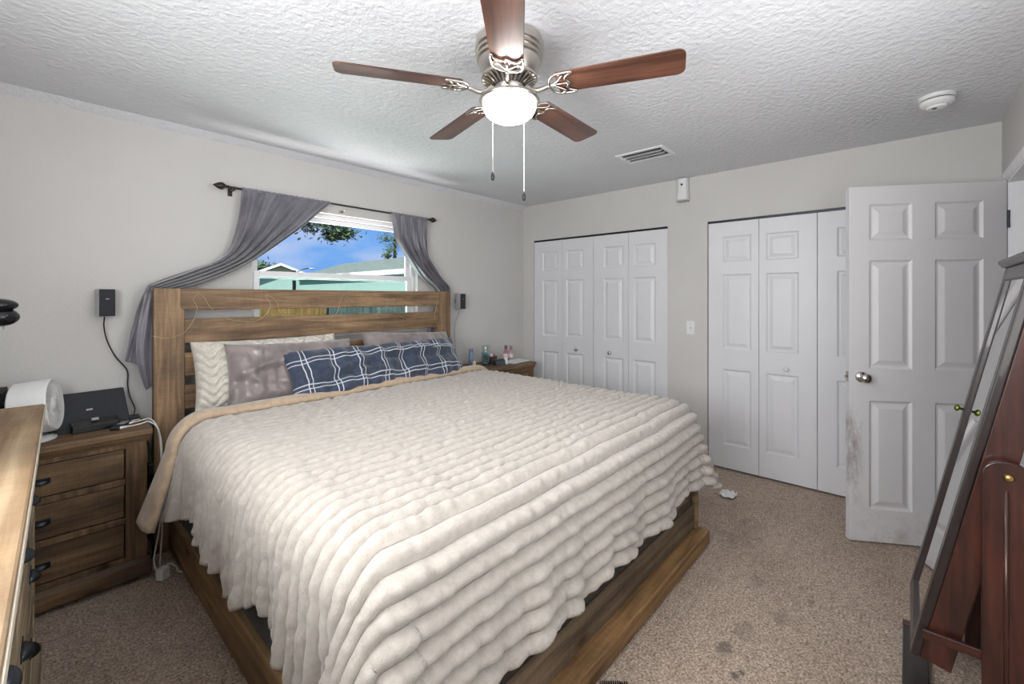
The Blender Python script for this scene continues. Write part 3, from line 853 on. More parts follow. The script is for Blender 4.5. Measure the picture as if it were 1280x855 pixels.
def rod_loop(x0, x1, name, parent, n=120):
    """gathered pocket around the pole, with a small header above it"""
    P = np.zeros((9, n, 3))
    for i in range(n):
        x = x0 + (x1 - x0) * i / (n - 1); g = .0022 * math.sin(i * 1.9) + .0016 * math.sin(i * .83)
        for k in range(9):
            t = math.radians(-100 + k * 25 * 1.0 + 0); rr = .0115 + g
            P[k, i] = (x, -.09 - rr * math.cos(t - math.pi / 2 * 0) * 1.0, 2.107 + rr * math.sin(t) * 1.05)
    return MB().grid(P).build(name, 'curtain', parent, smooth=True, solid=.0015)
cl = thing('curtain', 'grey satin curtain swept left and tucked behind the left headboard post', 'curtain', group=None)
A = [(-2.895, 2.102), (-2.904, 1.974), (-2.923, 1.853), (-2.963, 1.722), (-3.036, 1.640), (-3.168, 1.578), (-3.293, 1.518), (-3.365, 1.480)]
B = [(-2.309, 2.110), (-2.398, 2.025), (-2.512, 1.912), (-2.662, 1.785), (-2.83, 1.648), (-2.993, 1.548), (-3.16, 1.475), (-3.30, 1.440)]
drape('swag', A, B, lambda v: -.104 - .01 * v, .026, 5, cl, nu=110, nv=90, seed=.6)
rod_loop(-2.895, -2.309, 'rod_pocket', cl)
A = [(-3.368, 1.482), (-3.40, 1.40), (-3.425, 1.30), (-3.448, 1.17), (-3.466, 1.06)]
B = [(-3.29, 1.46), (-3.285, 1.36), (-3.28, 1.22), (-3.28, 1.10), (-3.29, .98)]
drape('tail', A, B, -.11, .018, 2.2, cl, nu=44, nv=50, seed=2.0)
A = [(-3.385, 1.44), (-3.41, 1.30), (-3.425, 1.16), (-3.42, 1.05), (-3.395, .94), (-3.379, .895)]
B = [(-3.28, 1.44), (-3.28, 1.30), (-3.28, 1.16), (-3.28, 1.06), (-3.29, .98), (-3.32, .93)]
drape('tail', A, B, -.135, .012, 1.6, cl, nu=40, nv=50, seed=4.0)
cr_ = thing('curtain', 'grey satin curtain swept right and tucked behind the right headboard post', 'curtain', group=None)
A = [(-1.798, 2.106), (-1.775, 1.99), (-1.745, 1.89), (-1.642, 1.75), (-1.501, 1.597), (-1.36, 1.49), (-1.33, 1.42)]
B = [(-1.423, 2.106), (-1.428, 2.0), (-1.432, 1.92), (-1.412, 1.775), (-1.297, 1.612), (-1.185, 1.50), (-1.19, 1.42)]
drape('swag', A, B, lambda v: -.104 - .01 * v, .022, 4, cr_, nu=90, nv=70, seed=1.1)
rod_loop(-1.798, -1.423, 'rod_pocket', cr_, 80)
drape('tail', [(-1.34, 1.44), (-1.37, 1.3), (-1.42, 1.15), (-1.47, 1.05)], [(-1.2, 1.44), (-1.25, 1.3), (-1.33, 1.15), (-1.36, 1.02)], -.115, .012, 2, cr_, nu=30, nv=30, seed=3)


# ------------------------------------------------------------------ nightstands
def cup_pull(parent, x, y, z, axis='Y', s=1.0, name='cup_pull', mat='iron'):
    q = MB(); n, m = 14, 8; P = np.zeros((m, n, 3))
    for j in range(m):
        for i in range(n):
            a = math.pi * i / (n - 1); b2 = math.pi / 2 * j / (m - 1)
            P[j, i] = (.040 * math.cos(a) * math.cos(b2 * .0) * (1 - .0), -(.026 * math.sin(a) * math.cos(b2)) - .001, .026 * math.sin(b2) * max(0.0, math.sin(a)) ** .7)
    q.grid(P * s)
    q.box(-.042 * s, .042 * s, -.003, 0, -.003, .028 * s)
    q.xf(Matrix.Translation((x, y, z)) @ (Matrix.Rotation(math.radians(90), 4, 'Z') if axis == 'X' else Matrix.Identity(4)))
    return q.build(name, mat, parent, smooth='auto', solid=.002)


def nightstand(label, x0, x1):
    cx = (x0 + x1) / 2; w = (x1 - x0) / 2; D = .40; ns = thing('nightstand', label, 'nightstand', (cx, -.035, 0), group=None)
    # local: y from 0 (back) to -D (front)
    def B(name, mat, *a, bevel=.003, parent=ns): return MB().box(*a).build(name, mat, parent, bevel=bevel)
    B('top', 'nsX', -w - .02, w + .02, -D - .025, 0, .722, .752, bevel=.005)
    q = MB().prism([(0, .722), (-D - .016, .722), (-D - .012, .706), (-D - .002, .690), (0, .690)], 'X', -w - .012, w + .012); q.build('top_molding', 'nsX', ns, bevel=.002)
    # carcass with drawer openings
    q = MB(); q.box(-w, -w + .025, -D + .02, 0, .10, .69); q.box(w - .025, w, -D + .02, 0, .10, .69); q.box(-w, w, -.012, 0, .10, .69)
    q.box(-w, w, -D + .02, 0, .10, .115)
    q.build('carcass', 'nsZ', ns)
    q = MB(); pw = .082
    q.box(-w, -w + pw, -D, -D + .022, .10, .69); q.box(w - pw, w, -D, -D + .022, .10, .69)
    rails = (.10, .135), (.302, .330), (.492, .520), (.668, .69)
    for z0, z1 in rails: q.box(-w + pw, w - pw, -D, -D + .022, z0, z1)
    q.build('face_frame', 'nsZ', ns, bevel=.002)
    for z0, z1 in ((.135, .302), (.330, .492), (.520, .668)):
        d = B('drawer', 'nsX', -w + pw + .004, w - pw - .004, -D + .006, -D + .025, z0 + .004, z1 - .004, bevel=.004)
        cup_pull(d, 0, -D + .006, (z0 + z1) / 2 - .012, s=.82)
    B('plinth', 'nsX', -w - .018, w + .018, -D - .022, 0, .025, .095, bevel=.006)
    q = MB().prism([(0, .095), (-D - .018, .095), (-D - .006, .112), (0, .112)], 'X', -w - .012, w + .012); q.build('plinth_molding', 'nsX', ns)
    for sx in (-1, 1):
        for y in (-D + .04, -.05): B('foot', 'nsZ', sx * (w - .06) - .03, sx * (w - .06) + .03, y - .03, y + .03, 0, .026)
    return ns
nightstand('rustic brown three-drawer nightstand by the dresser, left of the bed', -4.16, -3.42)
nightstand('rustic brown nightstand in the corner by the closet, right of the bed', -1.05, -.345)
NZ = .752

# ------------------------------------------------------------------ dresser at the left edge
ds = thing('dresser', 'long rustic wooden dresser at the left edge, its top nearest the camera', 'dresser', (-3.857, -2.585, 0), math.radians(-2.4))
DLN = 1.78   # length along +y
def B(name, mat, *a, bevel=.003, parent=ds): return MB().box(*a).build(name, mat, parent, bevel=bevel)
DT = 1.0
B('top', 'dresser', -.50, 0, -.3, DLN, DT - .03, DT, bevel=.005)
B('front_edge', plain('worn_pale_edge', (208, 198, 180), .6, vary=.12, scale=14), -.0005, .0025, -.298, DLN - .004, DT - .027, DT - .005, bevel=.001)
MB().prism([(-.48, DT - .03), (-.006, DT - .03), (-.012, DT - .048), (-.024, DT - .065), (-.48, DT - .065)], 'Y', -.28, DLN - .008).build('top_molding', 'dresserface', ds)
B('carcass', 'dresserface', -.48, -.045, -.27, DLN - .02, .10, DT - .065)
q = MB()
for y0, y1 in ((-.27, -.21), (.715, .795), (DLN - .09, DLN - .02)): q.box(-.045, -.025, y0, y1, .1, DT - .065)
for z0, z1 in ((.10, .14), (.345, .375), (.60, .63), (.845, .935)):
    q.box(-.045, -.025, -.21, .715, z0, z1); q.box(-.045, -.025, .795, DLN - .09, z0, z1)
q.build('face_frame', 'dresserface', ds, bevel=.002)
for y0, y1 in ((-.206, .711), (.799, DLN - .094)):
    for z0, z1 in ((.144, .341), (.379, .596), (.634, .841)):
        d = B('drawer', 'dresserface', -.045, -.028, y0, y1, z0, z1, bevel=.004)
        for yy in (y0 + (y1 - y0) * .25, y0 + (y1 - y0) * .75):
            cup_pull(d, -.028, yy, (z0 + z1) / 2 - .01, 'X', .95)
B('plinth', 'dresserface', -.48, -.008, -.28, DLN - .01, .0, .095, bevel=.006)

# ------------------------------------------------------------------ things on and around the left nightstand
fn = thing('desk_fan', 'round white air circulator fan behind the dresser end', 'fan', (-3.815, -.29, NZ), math.radians(-16))
RF = .118; ZC = .150
T = Matrix.Translation((0, 0, ZC)) @ Matrix.Rotation(math.radians(-6), 4, 'Y')
q = MB().lathe([(RF - .02, .075), (RF - .003, .082), (RF + .003, .076), (RF + .004, .06), (RF + .001, -.04), (RF - .006, -.046), (RF - .012, -.04), (RF - .012, .06)], 44, axis='X').xf(T); q.build('shroud', 'plasticw', fn, smooth='auto')
q = MB()
for k in range(30):
    a = 2 * math.pi * k / 30
    q.tube([(.074, .03 * math.cos(a), .03 * math.sin(a)), (.079, .065 * math.cos(a + .25), .065 * math.sin(a + .25)), (.074, (RF - .014) * math.cos(a + .45), (RF - .014) * math.sin(a + .45))], .0012, 5)
q.xf(T); q.build('front_grille', 'plasticw', fn)
MB().lathe([(.001, .086), (.024, .084), (.032, .078), (.032, .068), (.001, .066)], 24, axis='X').xf(T).build('hub_cap', 'plasticw', fn, smooth='auto')
q = MB()
for k in range(3):
    P = np.zeros((6, 10, 3))
    for i in range(6):
        for j in range(10):
            r = .025 + (RF - .042) * i / 5; a = 2 * math.pi * k / 3 + j / 9 * 1.4 + r * 4; P[i, j] = (.02 + .035 * (j / 9 - .5), r * math.cos(a), r * math.sin(a))
    q.grid(P)
q.xf(T); q.build('blades', plain('grey_fan_blade', (120, 124, 130), .5), fn, smooth=True, solid=.002)
q = MB()
for k in range(40):
    a = 2 * math.pi * k / 40
    q.tube([(-.04, (RF - .008) * math.cos(a), (RF - .008) * math.sin(a)), (-.085, (RF - .035) * math.cos(a), (RF - .035) * math.sin(a)), (-.10, .04 * math.cos(a), .04 * math.sin(a))], .0024, 5)
for r, xx in ((RF - .035, -.085), (.07, -.095)): q.tube([(xx, r * math.cos(t), r * math.sin(t)) for t in np.linspace(0, 2 * math.pi, 40)], .0022, 5)
q.xf(T); q.build('rear_grille', 'iron', fn)
MB().lathe([(.001, -.10), (.045, -.098), (.045, -.08), (.001, -.075)], 24, axis='X').xf(T).build('motor', 'iron', fn, smooth='auto')
MB().lathe([(.001, 0), (.085, 0), (.086, .008), (.07, .016), (.001, .02)], 36).build('base', 'plasticw', fn, smooth='auto')
for s in (-1, 1): MB().tube(smooth_path([(0, s * .05, .014), (0, s * (RF + .006), .07), (0, s * (RF + .010), ZC)], 5), .007, 8).build('yoke_arm', 'plasticw', fn, smooth=True)

dk = thing('speaker_dock', 'black slanted speaker dock on the left nightstand', 'speaker', (-3.615, -.20, NZ), math.radians(6))
q = MB(); w = .148
q.prism([(-.07, 0), (.055, 0), (.075, .012), (.085, .165), (.075, .172), (.062, .170), (-.055, .012)] if 0 else [(-.075, .0), (.05, .0), (.075, .165), (.062, .172), (.05, .17), (-.07, .012)], 'X', -w, w)
q.build('body', 'grill', dk, bevel=.006)
MB().prism([(-.112, 0), (-.05, 0), (-.045, .045), (-.058, .052), (-.108, .034)], 'X', -.078, .094).build('dock_shelf', 'gloss', dk, bevel=.004)
MB().box(-.005, .022, -.085, -.074, .047, .060).build('dock_connector', 'silverp', dk, bevel=.002)
MB().box(-.012, .012, -.0115, -.0085, .088, .097).xf(Matrix.Translation((0, -.004, 0)) @ Matrix.Rotation(0, 4, 'X')).build('badge', 'silverp', dk)

rm = thing('remote_control', 'black remote control with grey buttons lying by the speaker dock', 'remote', (-3.505, -.315, NZ), math.radians(-28))
MB().prism([(-.02, -.07), (.02, -.07), (.024, -.02), (.019, .07), (.0, .078), (-.019, .07), (-.024, -.02)], 'Z', .001, .016).build('case', 'black', rm, bevel=.005)
for i in range(4):
    for j in range(3): MB().lathe([(.0042, .016), (.0042, .0185)], 8, ((j - 1) * .011, -.005 + i * .016, 0)).build('button', 'silverp', rm)

pk = thing('charger', 'small black box where the left wall speaker cord ends on the nightstand', 'charger', (-3.447, -.19, NZ), math.radians(8))
MB().box(-.028, .028, -.022, .022, .004, .022).build('case', 'black', pk, bevel=.003)
MB().box(-.028, .028, -.022, .022, 0, .004).build('rim', 'plasticw', pk, bevel=.001)

bxr = thing('tissue_box', 'dark box with a red front behind the white fan', 'box', (-3.945, -.14, NZ), math.radians(-20))
MB().box(-.045, .045, -.05, .05, 0, .235).build('case', plain('dark_olive_card', (70, 68, 62), .6), bxr, bevel=.003)
MB().box(-.040, .040, -.052, -.0505, .01, .23).build('front_print', plain('red_brown_print', (112, 44, 38), .5, vary=.5, scale=60), bxr)

def cable(name, label, pts, r, mat, plug=None, n=8):
    o = MB().tube(smooth_path(pts, n), r, 7).build(name, mat, smooth=True); return tag(o, label, 'cable')
c1 = cable('charging_cable', 'white charging cable hanging nearest the bed post, its plug by the remote', [(-3.475, -.36, NZ + .006), (-3.43, -.345, NZ + .007), (-3.40, -.35, NZ + .012), (-3.365, -.37, .72), (-3.352, -.385, .60), (-3.35, -.39, .40), (-3.365, -.40, .22), (-3.395, -.45, .09), (-3.39, -.49, .03)], .0032, 'cablew')
MB().tube([(-3.525, -.377, NZ + .008), (-3.512, -.373, NZ + .009), (-3.475, -.36, NZ + .008)], [.006, .008, .004], 8).build('plug', 'plasticw', c1, smooth=True)
c2 = cable('charging_cable', 'white charging cable with its plug farther from the remote', [(-3.44, -.275, NZ + .006), (-3.41, -.262, NZ + .007), (-3.385, -.275, NZ + .010), (-3.358, -.30, .715), (-3.345, -.315, .58), (-3.343, -.32, .38), (-3.345, -.35, .20), (-3.365, -.42, .08), (-3.37, -.45, .04)], .0032, 'cablew')
MB().tube([(-3.475, -.295, NZ + .007), (-3.462, -.287, NZ + .008), (-3.44, -.275, NZ + .007)], [.005, .0065, .004], 8).build('plug', 'plasticw', c2, smooth=True)
pl = thing('power_adapter', 'white plug adapter on the carpet between nightstand and bed', 'adapter', (-3.37, -.51, 0), math.radians(35))
MB().box(-.022, .022, -.02, .02, .001, .058).build('case', 'plasticw', pl, bevel=.005)
MB().box(-.012, -.008, .02, .034, .02, .04).build('prong', 'nickel', pl); MB().box(.008, .012, .02, .034, .02, .04).build('prong', 'nickel', pl)
cable('extension_cable', 'white extension cable running under the bed rail', [(-3.36, -.47, .02), (-3.335, -.455, .04), (-3.31, -.47, .02), (-3.30, -.52, .008), (-3.22, -.56, .008), (-3.1, -.55, .008)], .0045, 'cablew')
pst = thing('power_strip', 'black power strip hanging between the nightstand and the bed post', 'power strip', (-3.385, -.26, 0))
MB().box(-.010, .014, -.03, .03, .12, .52).build('case', 'black', pst, bevel=.005)
for k in range(5): MB().box(-.004, .016, -.0335, -.0305, .15 + k * .07, .19 + k * .07).build('socket', 'gloss', pst)
MB().tube(smooth_path([(.0, 0, .52), (.002, .02, .60), (-.004, .05, .66), (.0, .1, .68)], 5), .004, 6).build('cord', 'black', pst, smooth=True)
MB().tube(smooth_path([(.004, -.02, .13), (.01, -.04, .06), (.0, -.02, .012), (.0, .04, .01)], 5), .005, 6).build('cord', 'black', pst, smooth=True)


def satellite(label, x, z, yaw, cord):
    s = thing('wall_speaker', label, 'speaker', (x, -.062, z), math.radians(yaw))
    q = MB().box(-.034, .034, -.035, .030, -.073, .073); q.build('cabinet', 'silverp', s, bevel=.004)
    MB().box(-.033, .033, -.043, -.0355, -.072, .072).build('grille', 'grill', s, bevel=.003)
    MB().box(-.007, .007, -.0445, -.0432, .018, .022).build('badge', 'silverp', s)
    MB().box(-.014, .014, .03, .058, -.02, .02).build('bracket', 'black', s)
    return s
sp1 = satellite('small black wall speaker left of the bed above the nightstand', -3.542, 1.381, 8, 0)
sp2 = satellite('small black wall speaker right of the headboard above the corner nightstand', -1.01, 1.371, 2, 0)
def cord(sp, pts, r, mat):
    inv = (Matrix.Translation(sp.location) @ Matrix.Rotation(sp.rotation_euler.z, 4, 'Z')).inverted()
    MB().tube([inv @ p for p in smooth_path(pts, 8)], r, 7).build('cord', mat, sp, smooth=True)
cord(sp1, [(-3.545, -.075, 1.306), (-3.545, -.05, 1.25), (-3.53, -.03, 1.17), (-3.495, -.02, 1.08), (-3.447, -.02, 1.0), (-3.445, -.022, .92), (-3.435, -.03, .85), (-3.42, -.07, .79), (-3.44, -.168, NZ + .014)], .0032, 'iron')
cord(sp2, [(-1.015, -.07, 1.297), (-1.015, -.04, 1.24), (-1.03, -.02, 1.17), (-1.035, -.014, 1.08), (-1.03, -.014, .95), (-1.02, -.02, .82), (-1.0, -.04, NZ + .004)], .0026, 'silverp')
wl = thing('lobed_fixture', 'black two-lobed round fixture at the left picture edge above the dresser', 'wall fixture', (-3.895, -.9, 1.36))  # unidentified black object, not known to be a lamp; arm and plate added
MB().ball((-.005, 0, .022), .052, .05, .024, 24, 12).build('upper_lobe', 'gloss', wl, smooth=True)
MB().ball((0, 0, -.020), .050, .05, .034, 24, 12).build('lower_lobe', 'gloss', wl, smooth=True)
MB().lathe([(.001, -.066), (.012, -.064), (.012, -.045), (.001, -.04)], 14).build('collar', 'silverp', wl, smooth='auto')
MB().tube([(-.03, 0, 0), (-.48, 0, 0)], .01, 10).build('arm', 'black', wl, smooth='auto')
MB().lathe([(.05, -.485), (.05, -.475), (.02, -.468)], 20, axis='X').build('wall_plate', 'black', wl, smooth='auto')

# ------------------------------------------------------------------ things on the right nightstand
cn = thing('aerosol_can', 'tall blue and white can next to the teal jar', 'can', (-.965, -.17, NZ))
MB().lathe([(.002, 0), (.024, 0), (.0245, .004), (.0245, .12), (.02, .13), (.002, .13)], 24).build('body', plain('pale_blue_label', (150, 175, 215), .35, vary=.35, scale=45), cn, smooth='auto')
MB().lathe([(.002, .1305), (.02, .1305), (.02, .16), (.017, .166), (.002, .166)], 24).build('cap', plain('grey_blue_cap', (120, 130, 150), .4), cn, smooth='auto')
pb = thing('cream_tube', 'short cream coloured tube standing by the headboard', 'tube', (-1.02, -.27, NZ))
MB().lathe([(.002, 0), (.016, 0), (.018, .01), (.017, .06), (.012, .066), (.002, .067)], 20).build('body', plain('cream_plastic', (226, 206, 178), .4), pb, smooth='auto')
jr = thing('candle_jar', 'clear glass jar with a teal and brown filling', 'jar', (-.80, -.20, NZ))
MB().lathe([(.002, 0), (.034, 0), (.043, .05), (.040, .12), (.037, .155), (.043, .185), (.041, .185), (.035, .155), (.038, .12), (.040, .05), (.031, .006), (.002, .006)], 30, cap=False).build('glass', 'clear', jr, smooth=True)
mt, nt_j, bsj = new_mat('teal_layered_sand')
vz = coords(nt_j, (6, 6, 14)); nt_j.links.new(ramp(nt_j, noise(nt_j, vz, 1.1, 3, .5, .6), [(.38, lin((110, 82, 58))), (.48, lin((70, 170, 186))), (.62, lin((40, 150, 176)))]), bsj.inputs['Base Color']); bsj.inputs['Roughness'].default_value = .35
MB().lathe([(.002, .007), (.03, .007), (.039, .05), (.037, .118), (.002, .12)], 28).build('filling', mt, jr, smooth='auto')
MB().lathe([(.002, .1205), (.014, .1205), (.014, .178), (.002, .18)], 16).build('stopper', plain('pale_wax', (222, 214, 200), .5), jr, smooth='auto')
cd = thing('trinket_box', 'dark brown box with a pale pink top item beside the teal jar', 'box', (-.70, -.19, NZ), .3)
MB().box(-.05, .05, -.03, .03, 0, .07).build('case', plain('dark_walnut_box', (72, 50, 44), .45), cd, bevel=.003)
MB().lathe([(.002, .0705), (.016, .0705), (.016, .092), (.002, .094)], 16, (-.02, 0, 0)).build('cap', 'plasticw', cd, smooth='auto')
MB().lathe([(.002, .0705), (.017, .0705), (.019, .09), (.002, .093)], 16, (.022, 0, 0)).build('tin', plain('rose_tin', (196, 112, 106), .4), cd, smooth='auto')
ck = thing('alarm_clock', 'small black clock with a dark grey front', 'clock', (-.735, -.325, NZ), math.radians(-8))
MB().prism([(-.03, 0), (.03, 0), (.022, .052), (-.016, .052)], 'X', -.062, .055).build('case', 'black', ck, bevel=.003)
MB().box(-.055, .048, -.004, -.001, .005, .045).xf(Matrix.Translation((0, -.026, 0)) @ Matrix.Rotation(math.radians(-13), 4, 'X')).build('display', plain('slate_display', (72, 82, 96), .15, vary=.3, scale=25), ck)
cdw = tag(MB().prism([(-.012, 0), (.012, 0), (.004, .062), (.001, .062)], 'X', -.022, .022).xf(Matrix.Translation((-.655, -.335, NZ)) @ Matrix.Rotation(math.radians(-8), 4, 'Z')).build('name_card', 'plasticw'), 'small white folded card standing beside the black clock', 'card')
for i, (x, y, h, rgb, cap, lb) in enumerate(((-.455, -.15, .115, (196, 120, 140), (96, 60, 84), 'pink bottle with dark cap, left of the pair near the corner'),
                                             (-.395, -.17, .105, (206, 186, 178), (150, 110, 130), 'pale pink bottle with mauve cap, right of the pair near the corner'))):
    o = thing('lotion_bottle', lb, 'bottle', (x, y, NZ))
    MB().lathe([(.002, 0), (.022, 0), (.024, .006), (.024, h * .82), (.012, h * .95), (.012, h), (.002, h)], 22).build('body', plain('bottle_%d' % i, rgb, .35, vary=.2), o, smooth='auto')
    MB().lathe([(.002, h + .0005), (.015, h + .0005), (.014, h + .04), (.002, h + .042)], 18).build('cap', plain('cap_%d' % i, cap, .4), o, smooth='auto')
    MB().lathe([(.0244, h * .25), (.0246, h * .6)], 22, cap=False).build('wrap_label', plain('wrap_%d' % i, (232, 220, 222), .4), o, smooth=True)
lp = thing('laptop', 'closed thin silver laptop lying at the right end of the corner nightstand', 'laptop', (-.49, -.325, NZ), math.radians(4))
MB().box(-.13, .13, -.085, .085, .001, .009).build('base', 'silverp', lp, bevel=.003)
MB().box(-.13, .13, -.085, .085, .0095, .016).build('lid', 'plasticw', lp, bevel=.003)

# ------------------------------------------------------------------ leaning mirror cabinet on its stand
mx0, mx1 = -1.84, -1.36
mr = thing('cheval_mirror', 'dark mahogany standing mirror cabinet tilted back by the open door', 'mirror', ((mx0 + mx1) / 2, -3.30, .215))
hw = (mx1 - mx0) / 2
TM = Matrix.Rotation(math.radians(11.6), 4, 'X')   # local: y back negative after turn; build front at y=0, back at y=-.085
def MBt(mb): return mb.xf(TM)
ML = 1.33
def tb(name, mat, *a, bevel=.003): return MBt(MB().box(*a)).build(name, mat, mr, bevel=bevel)
tb('cabinet', 'mahZ', -hw, hw, -.088, -.012, 0, ML)
q = MB(); fw = .048
q.box(-hw - .003, -hw + fw, -.012, .012, -.004, ML); q.box(hw - fw, hw + .003, -.012, .012, -.004, ML)
q.box(-hw + fw, hw - fw, -.012, .012, -.004, fw); q.box(-hw + fw, hw - fw, -.012, .012, ML - fw, ML)
MBt(q).build('mirror_frame', 'espresso', mr, bevel=.005)
tb('mirror_glass', 'mirror', -hw + fw - .002, hw - fw + .002, -.004, .002, fw - .002, ML - fw + .002, bevel=0)
MBt(MB().prism([(-.095, ML), (.02, ML), (.034, ML + .014), (.034, ML + .024), (-.095, ML + .024)], 'X', -hw - .02, hw + .02)).build('crown', 'espresso', mr, bevel=.003)
for kx in (hw - .024,):
    q = MB().lathe([(.004, 0), (.005, .01), (.012, .014), (.014, .02), (.008, .026), (.001, .027)], 16, axis='Y').xf(Matrix.Translation((kx, .012, ML * .58)))
    MBt(q).build('knob', 'greenbrass', mr, smooth=True)
# stand: uprights, feet, stretchers (upright positions are in the stand's own level frame)
for s, xx in ((-1, mx0 - .034), (1, mx1 + .034)):
    lx = xx - (mx0 + mx1) / 2
    y0, y1 = -.255, -.150   # relative to -3.30
    pts = [(y0, -.185), (y1, -.185)] + [((y0 + y1) / 2 + (y1 - y0) / 2 * math.cos(t), .66 + .045 * math.sin(t)) for t in np.linspace(0, math.pi, 13)]
    up = MB().prism(pts, 'X', lx - .011, lx + .011).build('upright', 'mahZ', mr, bevel=.003)
    q = MB()
    q.tube([(lx + s * .011, -.20, -.16), (lx + s * .011, -.20, .62)], .006, 8)
    q.build('bead', 'mahZ', up, smooth=True)
    MB().lathe([(.001, 0), (.010, 0), (.012, .004), (.008, .010), (.001, .011)], 18, axis='X').xf(Matrix.Translation((lx + s * .011, -.205, .66)) @ (Matrix.Rotation(math.pi, 4, 'Z') if s < 0 else Matrix.Identity(4))).build('pivot_bolt', 'brass', up, smooth=True)
    MB().box(lx - .016, lx + .016, -.37, .035, -.213, -.183).build('foot', 'mahY', mr, bevel=.004)
    MB().box(lx - s * .0135 - .006, lx - s * .0135 + .006, -.155, -.02, .078, .108).build('brace', 'mahY', mr, bevel=.003)
MB().box(-hw - .08, hw + .01, -.04, .034, -.2145, -.186).build('front_stretcher', 'espresso', mr, bevel=.003)
MB().box(-hw - .02, hw + .02, -.235, -.215, -.09, -.03).build('rear_stretcher', 'mahX', mr, bevel=.003)

# ------------------------------------------------------------------ small things on the carpet
sd = thing('hair_brush', 'black ribbed object lying on the carpet at the bottom edge by the bed foot', 'brush', (-2.435, -2.512, 0), math.radians(-48))
MB().box(-.052, .052, -.035, .035, .001, .014).build('base', 'black', sd, bevel=.006)
q = MB()
for k in range(13): q.box(-.049 + k * .0079, -.0455 + k * .0079, -.032, .034, .0145, .022)
q.build('ribs', 'gloss', sd)['kind'] = 'stuff'
ts = MB()
P = np.zeros((14, 14, 3))
for i in range(14):
    for j in range(14):
        u, v = i / 13 - .5, j / 13 - .5
        P[i, j] = (u * .10, v * .10, .012 + .045 * max(0, vnoise(u * 5, v * 5, 3) + .35) * (1 - 2 * max(abs(u), abs(v)) ** 2))
o = ts.grid(P).build('tissue', 'plasticw', smooth=True, solid=.002); o.location = (-.50, -2.335, 0)
tag(o, 'crumpled white tissue on the carpet behind the blanket corner', 'tissue')

# ------------------------------------------------------------------ outdoors
M['grass'] = plain('lawn', (92, 110, 66), .9, vary=.3, scale=3)
M['fencewood'] = wood('orange_fence_wood', (150, 100, 56), (200, 146, 88), (226, 178, 118), axis='Z', grain=16, seed=2.2)
M['fencegrey'] = wood('weathered_grey_fence_wood', (84, 92, 94), (122, 132, 134), (156, 166, 166), axis='Z', grain=16, seed=6.2)
M['shingle'] = plain('grey_green_shingle', (104, 116, 108), .9, vary=.25, scale=9, bmp=.4, bscale=14)
M['stucco'] = plain('pale_mint_stucco', (202, 216, 211), .85, vary=.08)
M['fascia'] = plain('white_fascia', (226, 228, 232), .6)
M['leaf'] = plain('leaf_green', (74, 102, 62), .7, vary=.35, scale=2.0)
M['bark'] = plain('bark_brown', (88, 76, 64), .9, vary=.3)
GZ = -.15
g = struct(MB().box(-30, 60, .13, 70, GZ - .1, GZ).build('ground', 'grass'))
def fence(name, label, x0, x1, y, mat, z1=1.42):
    f = thing(name, label, 'fence', (x0, y, GZ)); n = int((x1 - x0) / .145)
    q = MB()
    for k in range(n):
        q.prism([(k * .145, 0), (k * .145 + .138, 0), (k * .145 + .138, z1 - GZ - .04), (k * .145 + .105, z1 - GZ), (k * .145 + .033, z1 - GZ), (k * .145, z1 - GZ - .04)], 'Y', 0, .018)
    q.build('picket_panel', mat, f)
    for z in (.25, .85, 1.35): MB().box(0, x1 - x0, .018, .056, z, z + .09).build('rail', mat, f)
    k = 0.0
    while k < x1 - x0:
        MB().box(k, k + .09, .056, .146, 0, z1 - GZ - .05).build('post', mat, f); k += 2.4
fence('fence', 'orange wooden fence seen through the headboard gap', -4.2, .20, 5.2, 'fencewood')
fence('fence', 'weathered grey wooden fence right of the orange one', .21, 3.9, 5.2, 'fencegrey')

h = thing('house', 'neighbour house with a grey-green hip roof behind the fence', 'house', (5.9, 10.9, GZ))
# local frame: eave towards the viewer at x=-1.6, length along y
ye0, ye1, xe, ze, zr = -4.9, 6.3, 1.6, 2.30 - GZ, 2.94 - GZ
MB().box(-xe + .10, xe - .10, ye0 + .3, ye1 - .35, 0, ze - .06).build('wall', 'stucco', h)
MB().add([(-xe, ye0, ze), (xe, ye0, ze), (xe, ye1, ze), (-xe, ye1, ze), (0, ye0, zr), (0, ye1 - 1.5, zr), (-xe, ye0, ze - .05), (xe, ye0, ze - .05), (xe, ye1, ze - .05), (-xe, ye1, ze - .05)],
         [(0, 4, 5, 3), (1, 2, 5, 4), (2, 3, 5), (0, 1, 4), (0, 3, 9, 6), (3, 2, 8, 9), (2, 1, 7, 8), (1, 0, 6, 7), (6, 9, 8, 7)]).build('roof', 'shingle', h)
MB().box(-xe - .05, -xe - .005, ye0, ye1, ze - .14, ze + .02).build('fascia', 'fascia', h)
h = thing('house', 'small neighbour house with a pale gable at the left of the window', 'house', (12.6, 41.5, GZ), math.radians(-19))
a, c, ze, zr = 2.6, 6.0, 3.0 - GZ, 4.1 - GZ
MB().box(-a, a, -c, c, 0, ze).build('wall', 'stucco', h)
MB().prism([(-a, ze), (a, ze), (0, zr - .12)], 'Y', -c + .02, c - .02).build('gable', plain('tan_gable_board', (186, 182, 158), .8), h)
MB().prism([(-a - .5, ze - .22), (0, zr - .02), (a + .5, ze - .22), (a + .5, ze - .08), (0, zr + .12), (-a - .5, ze - .08)], 'Y', -c - .5, c + .5).build('roof', 'shingle', h)
MB().prism([(-a - .55, ze - .26), (0, zr - .06), (a + .55, ze - .26), (a + .55, ze - .06), (0, zr + .14), (-a - .55, ze - .06)], 'Y', -c - .56, -c - .5).build('fascia', 'fascia', h)

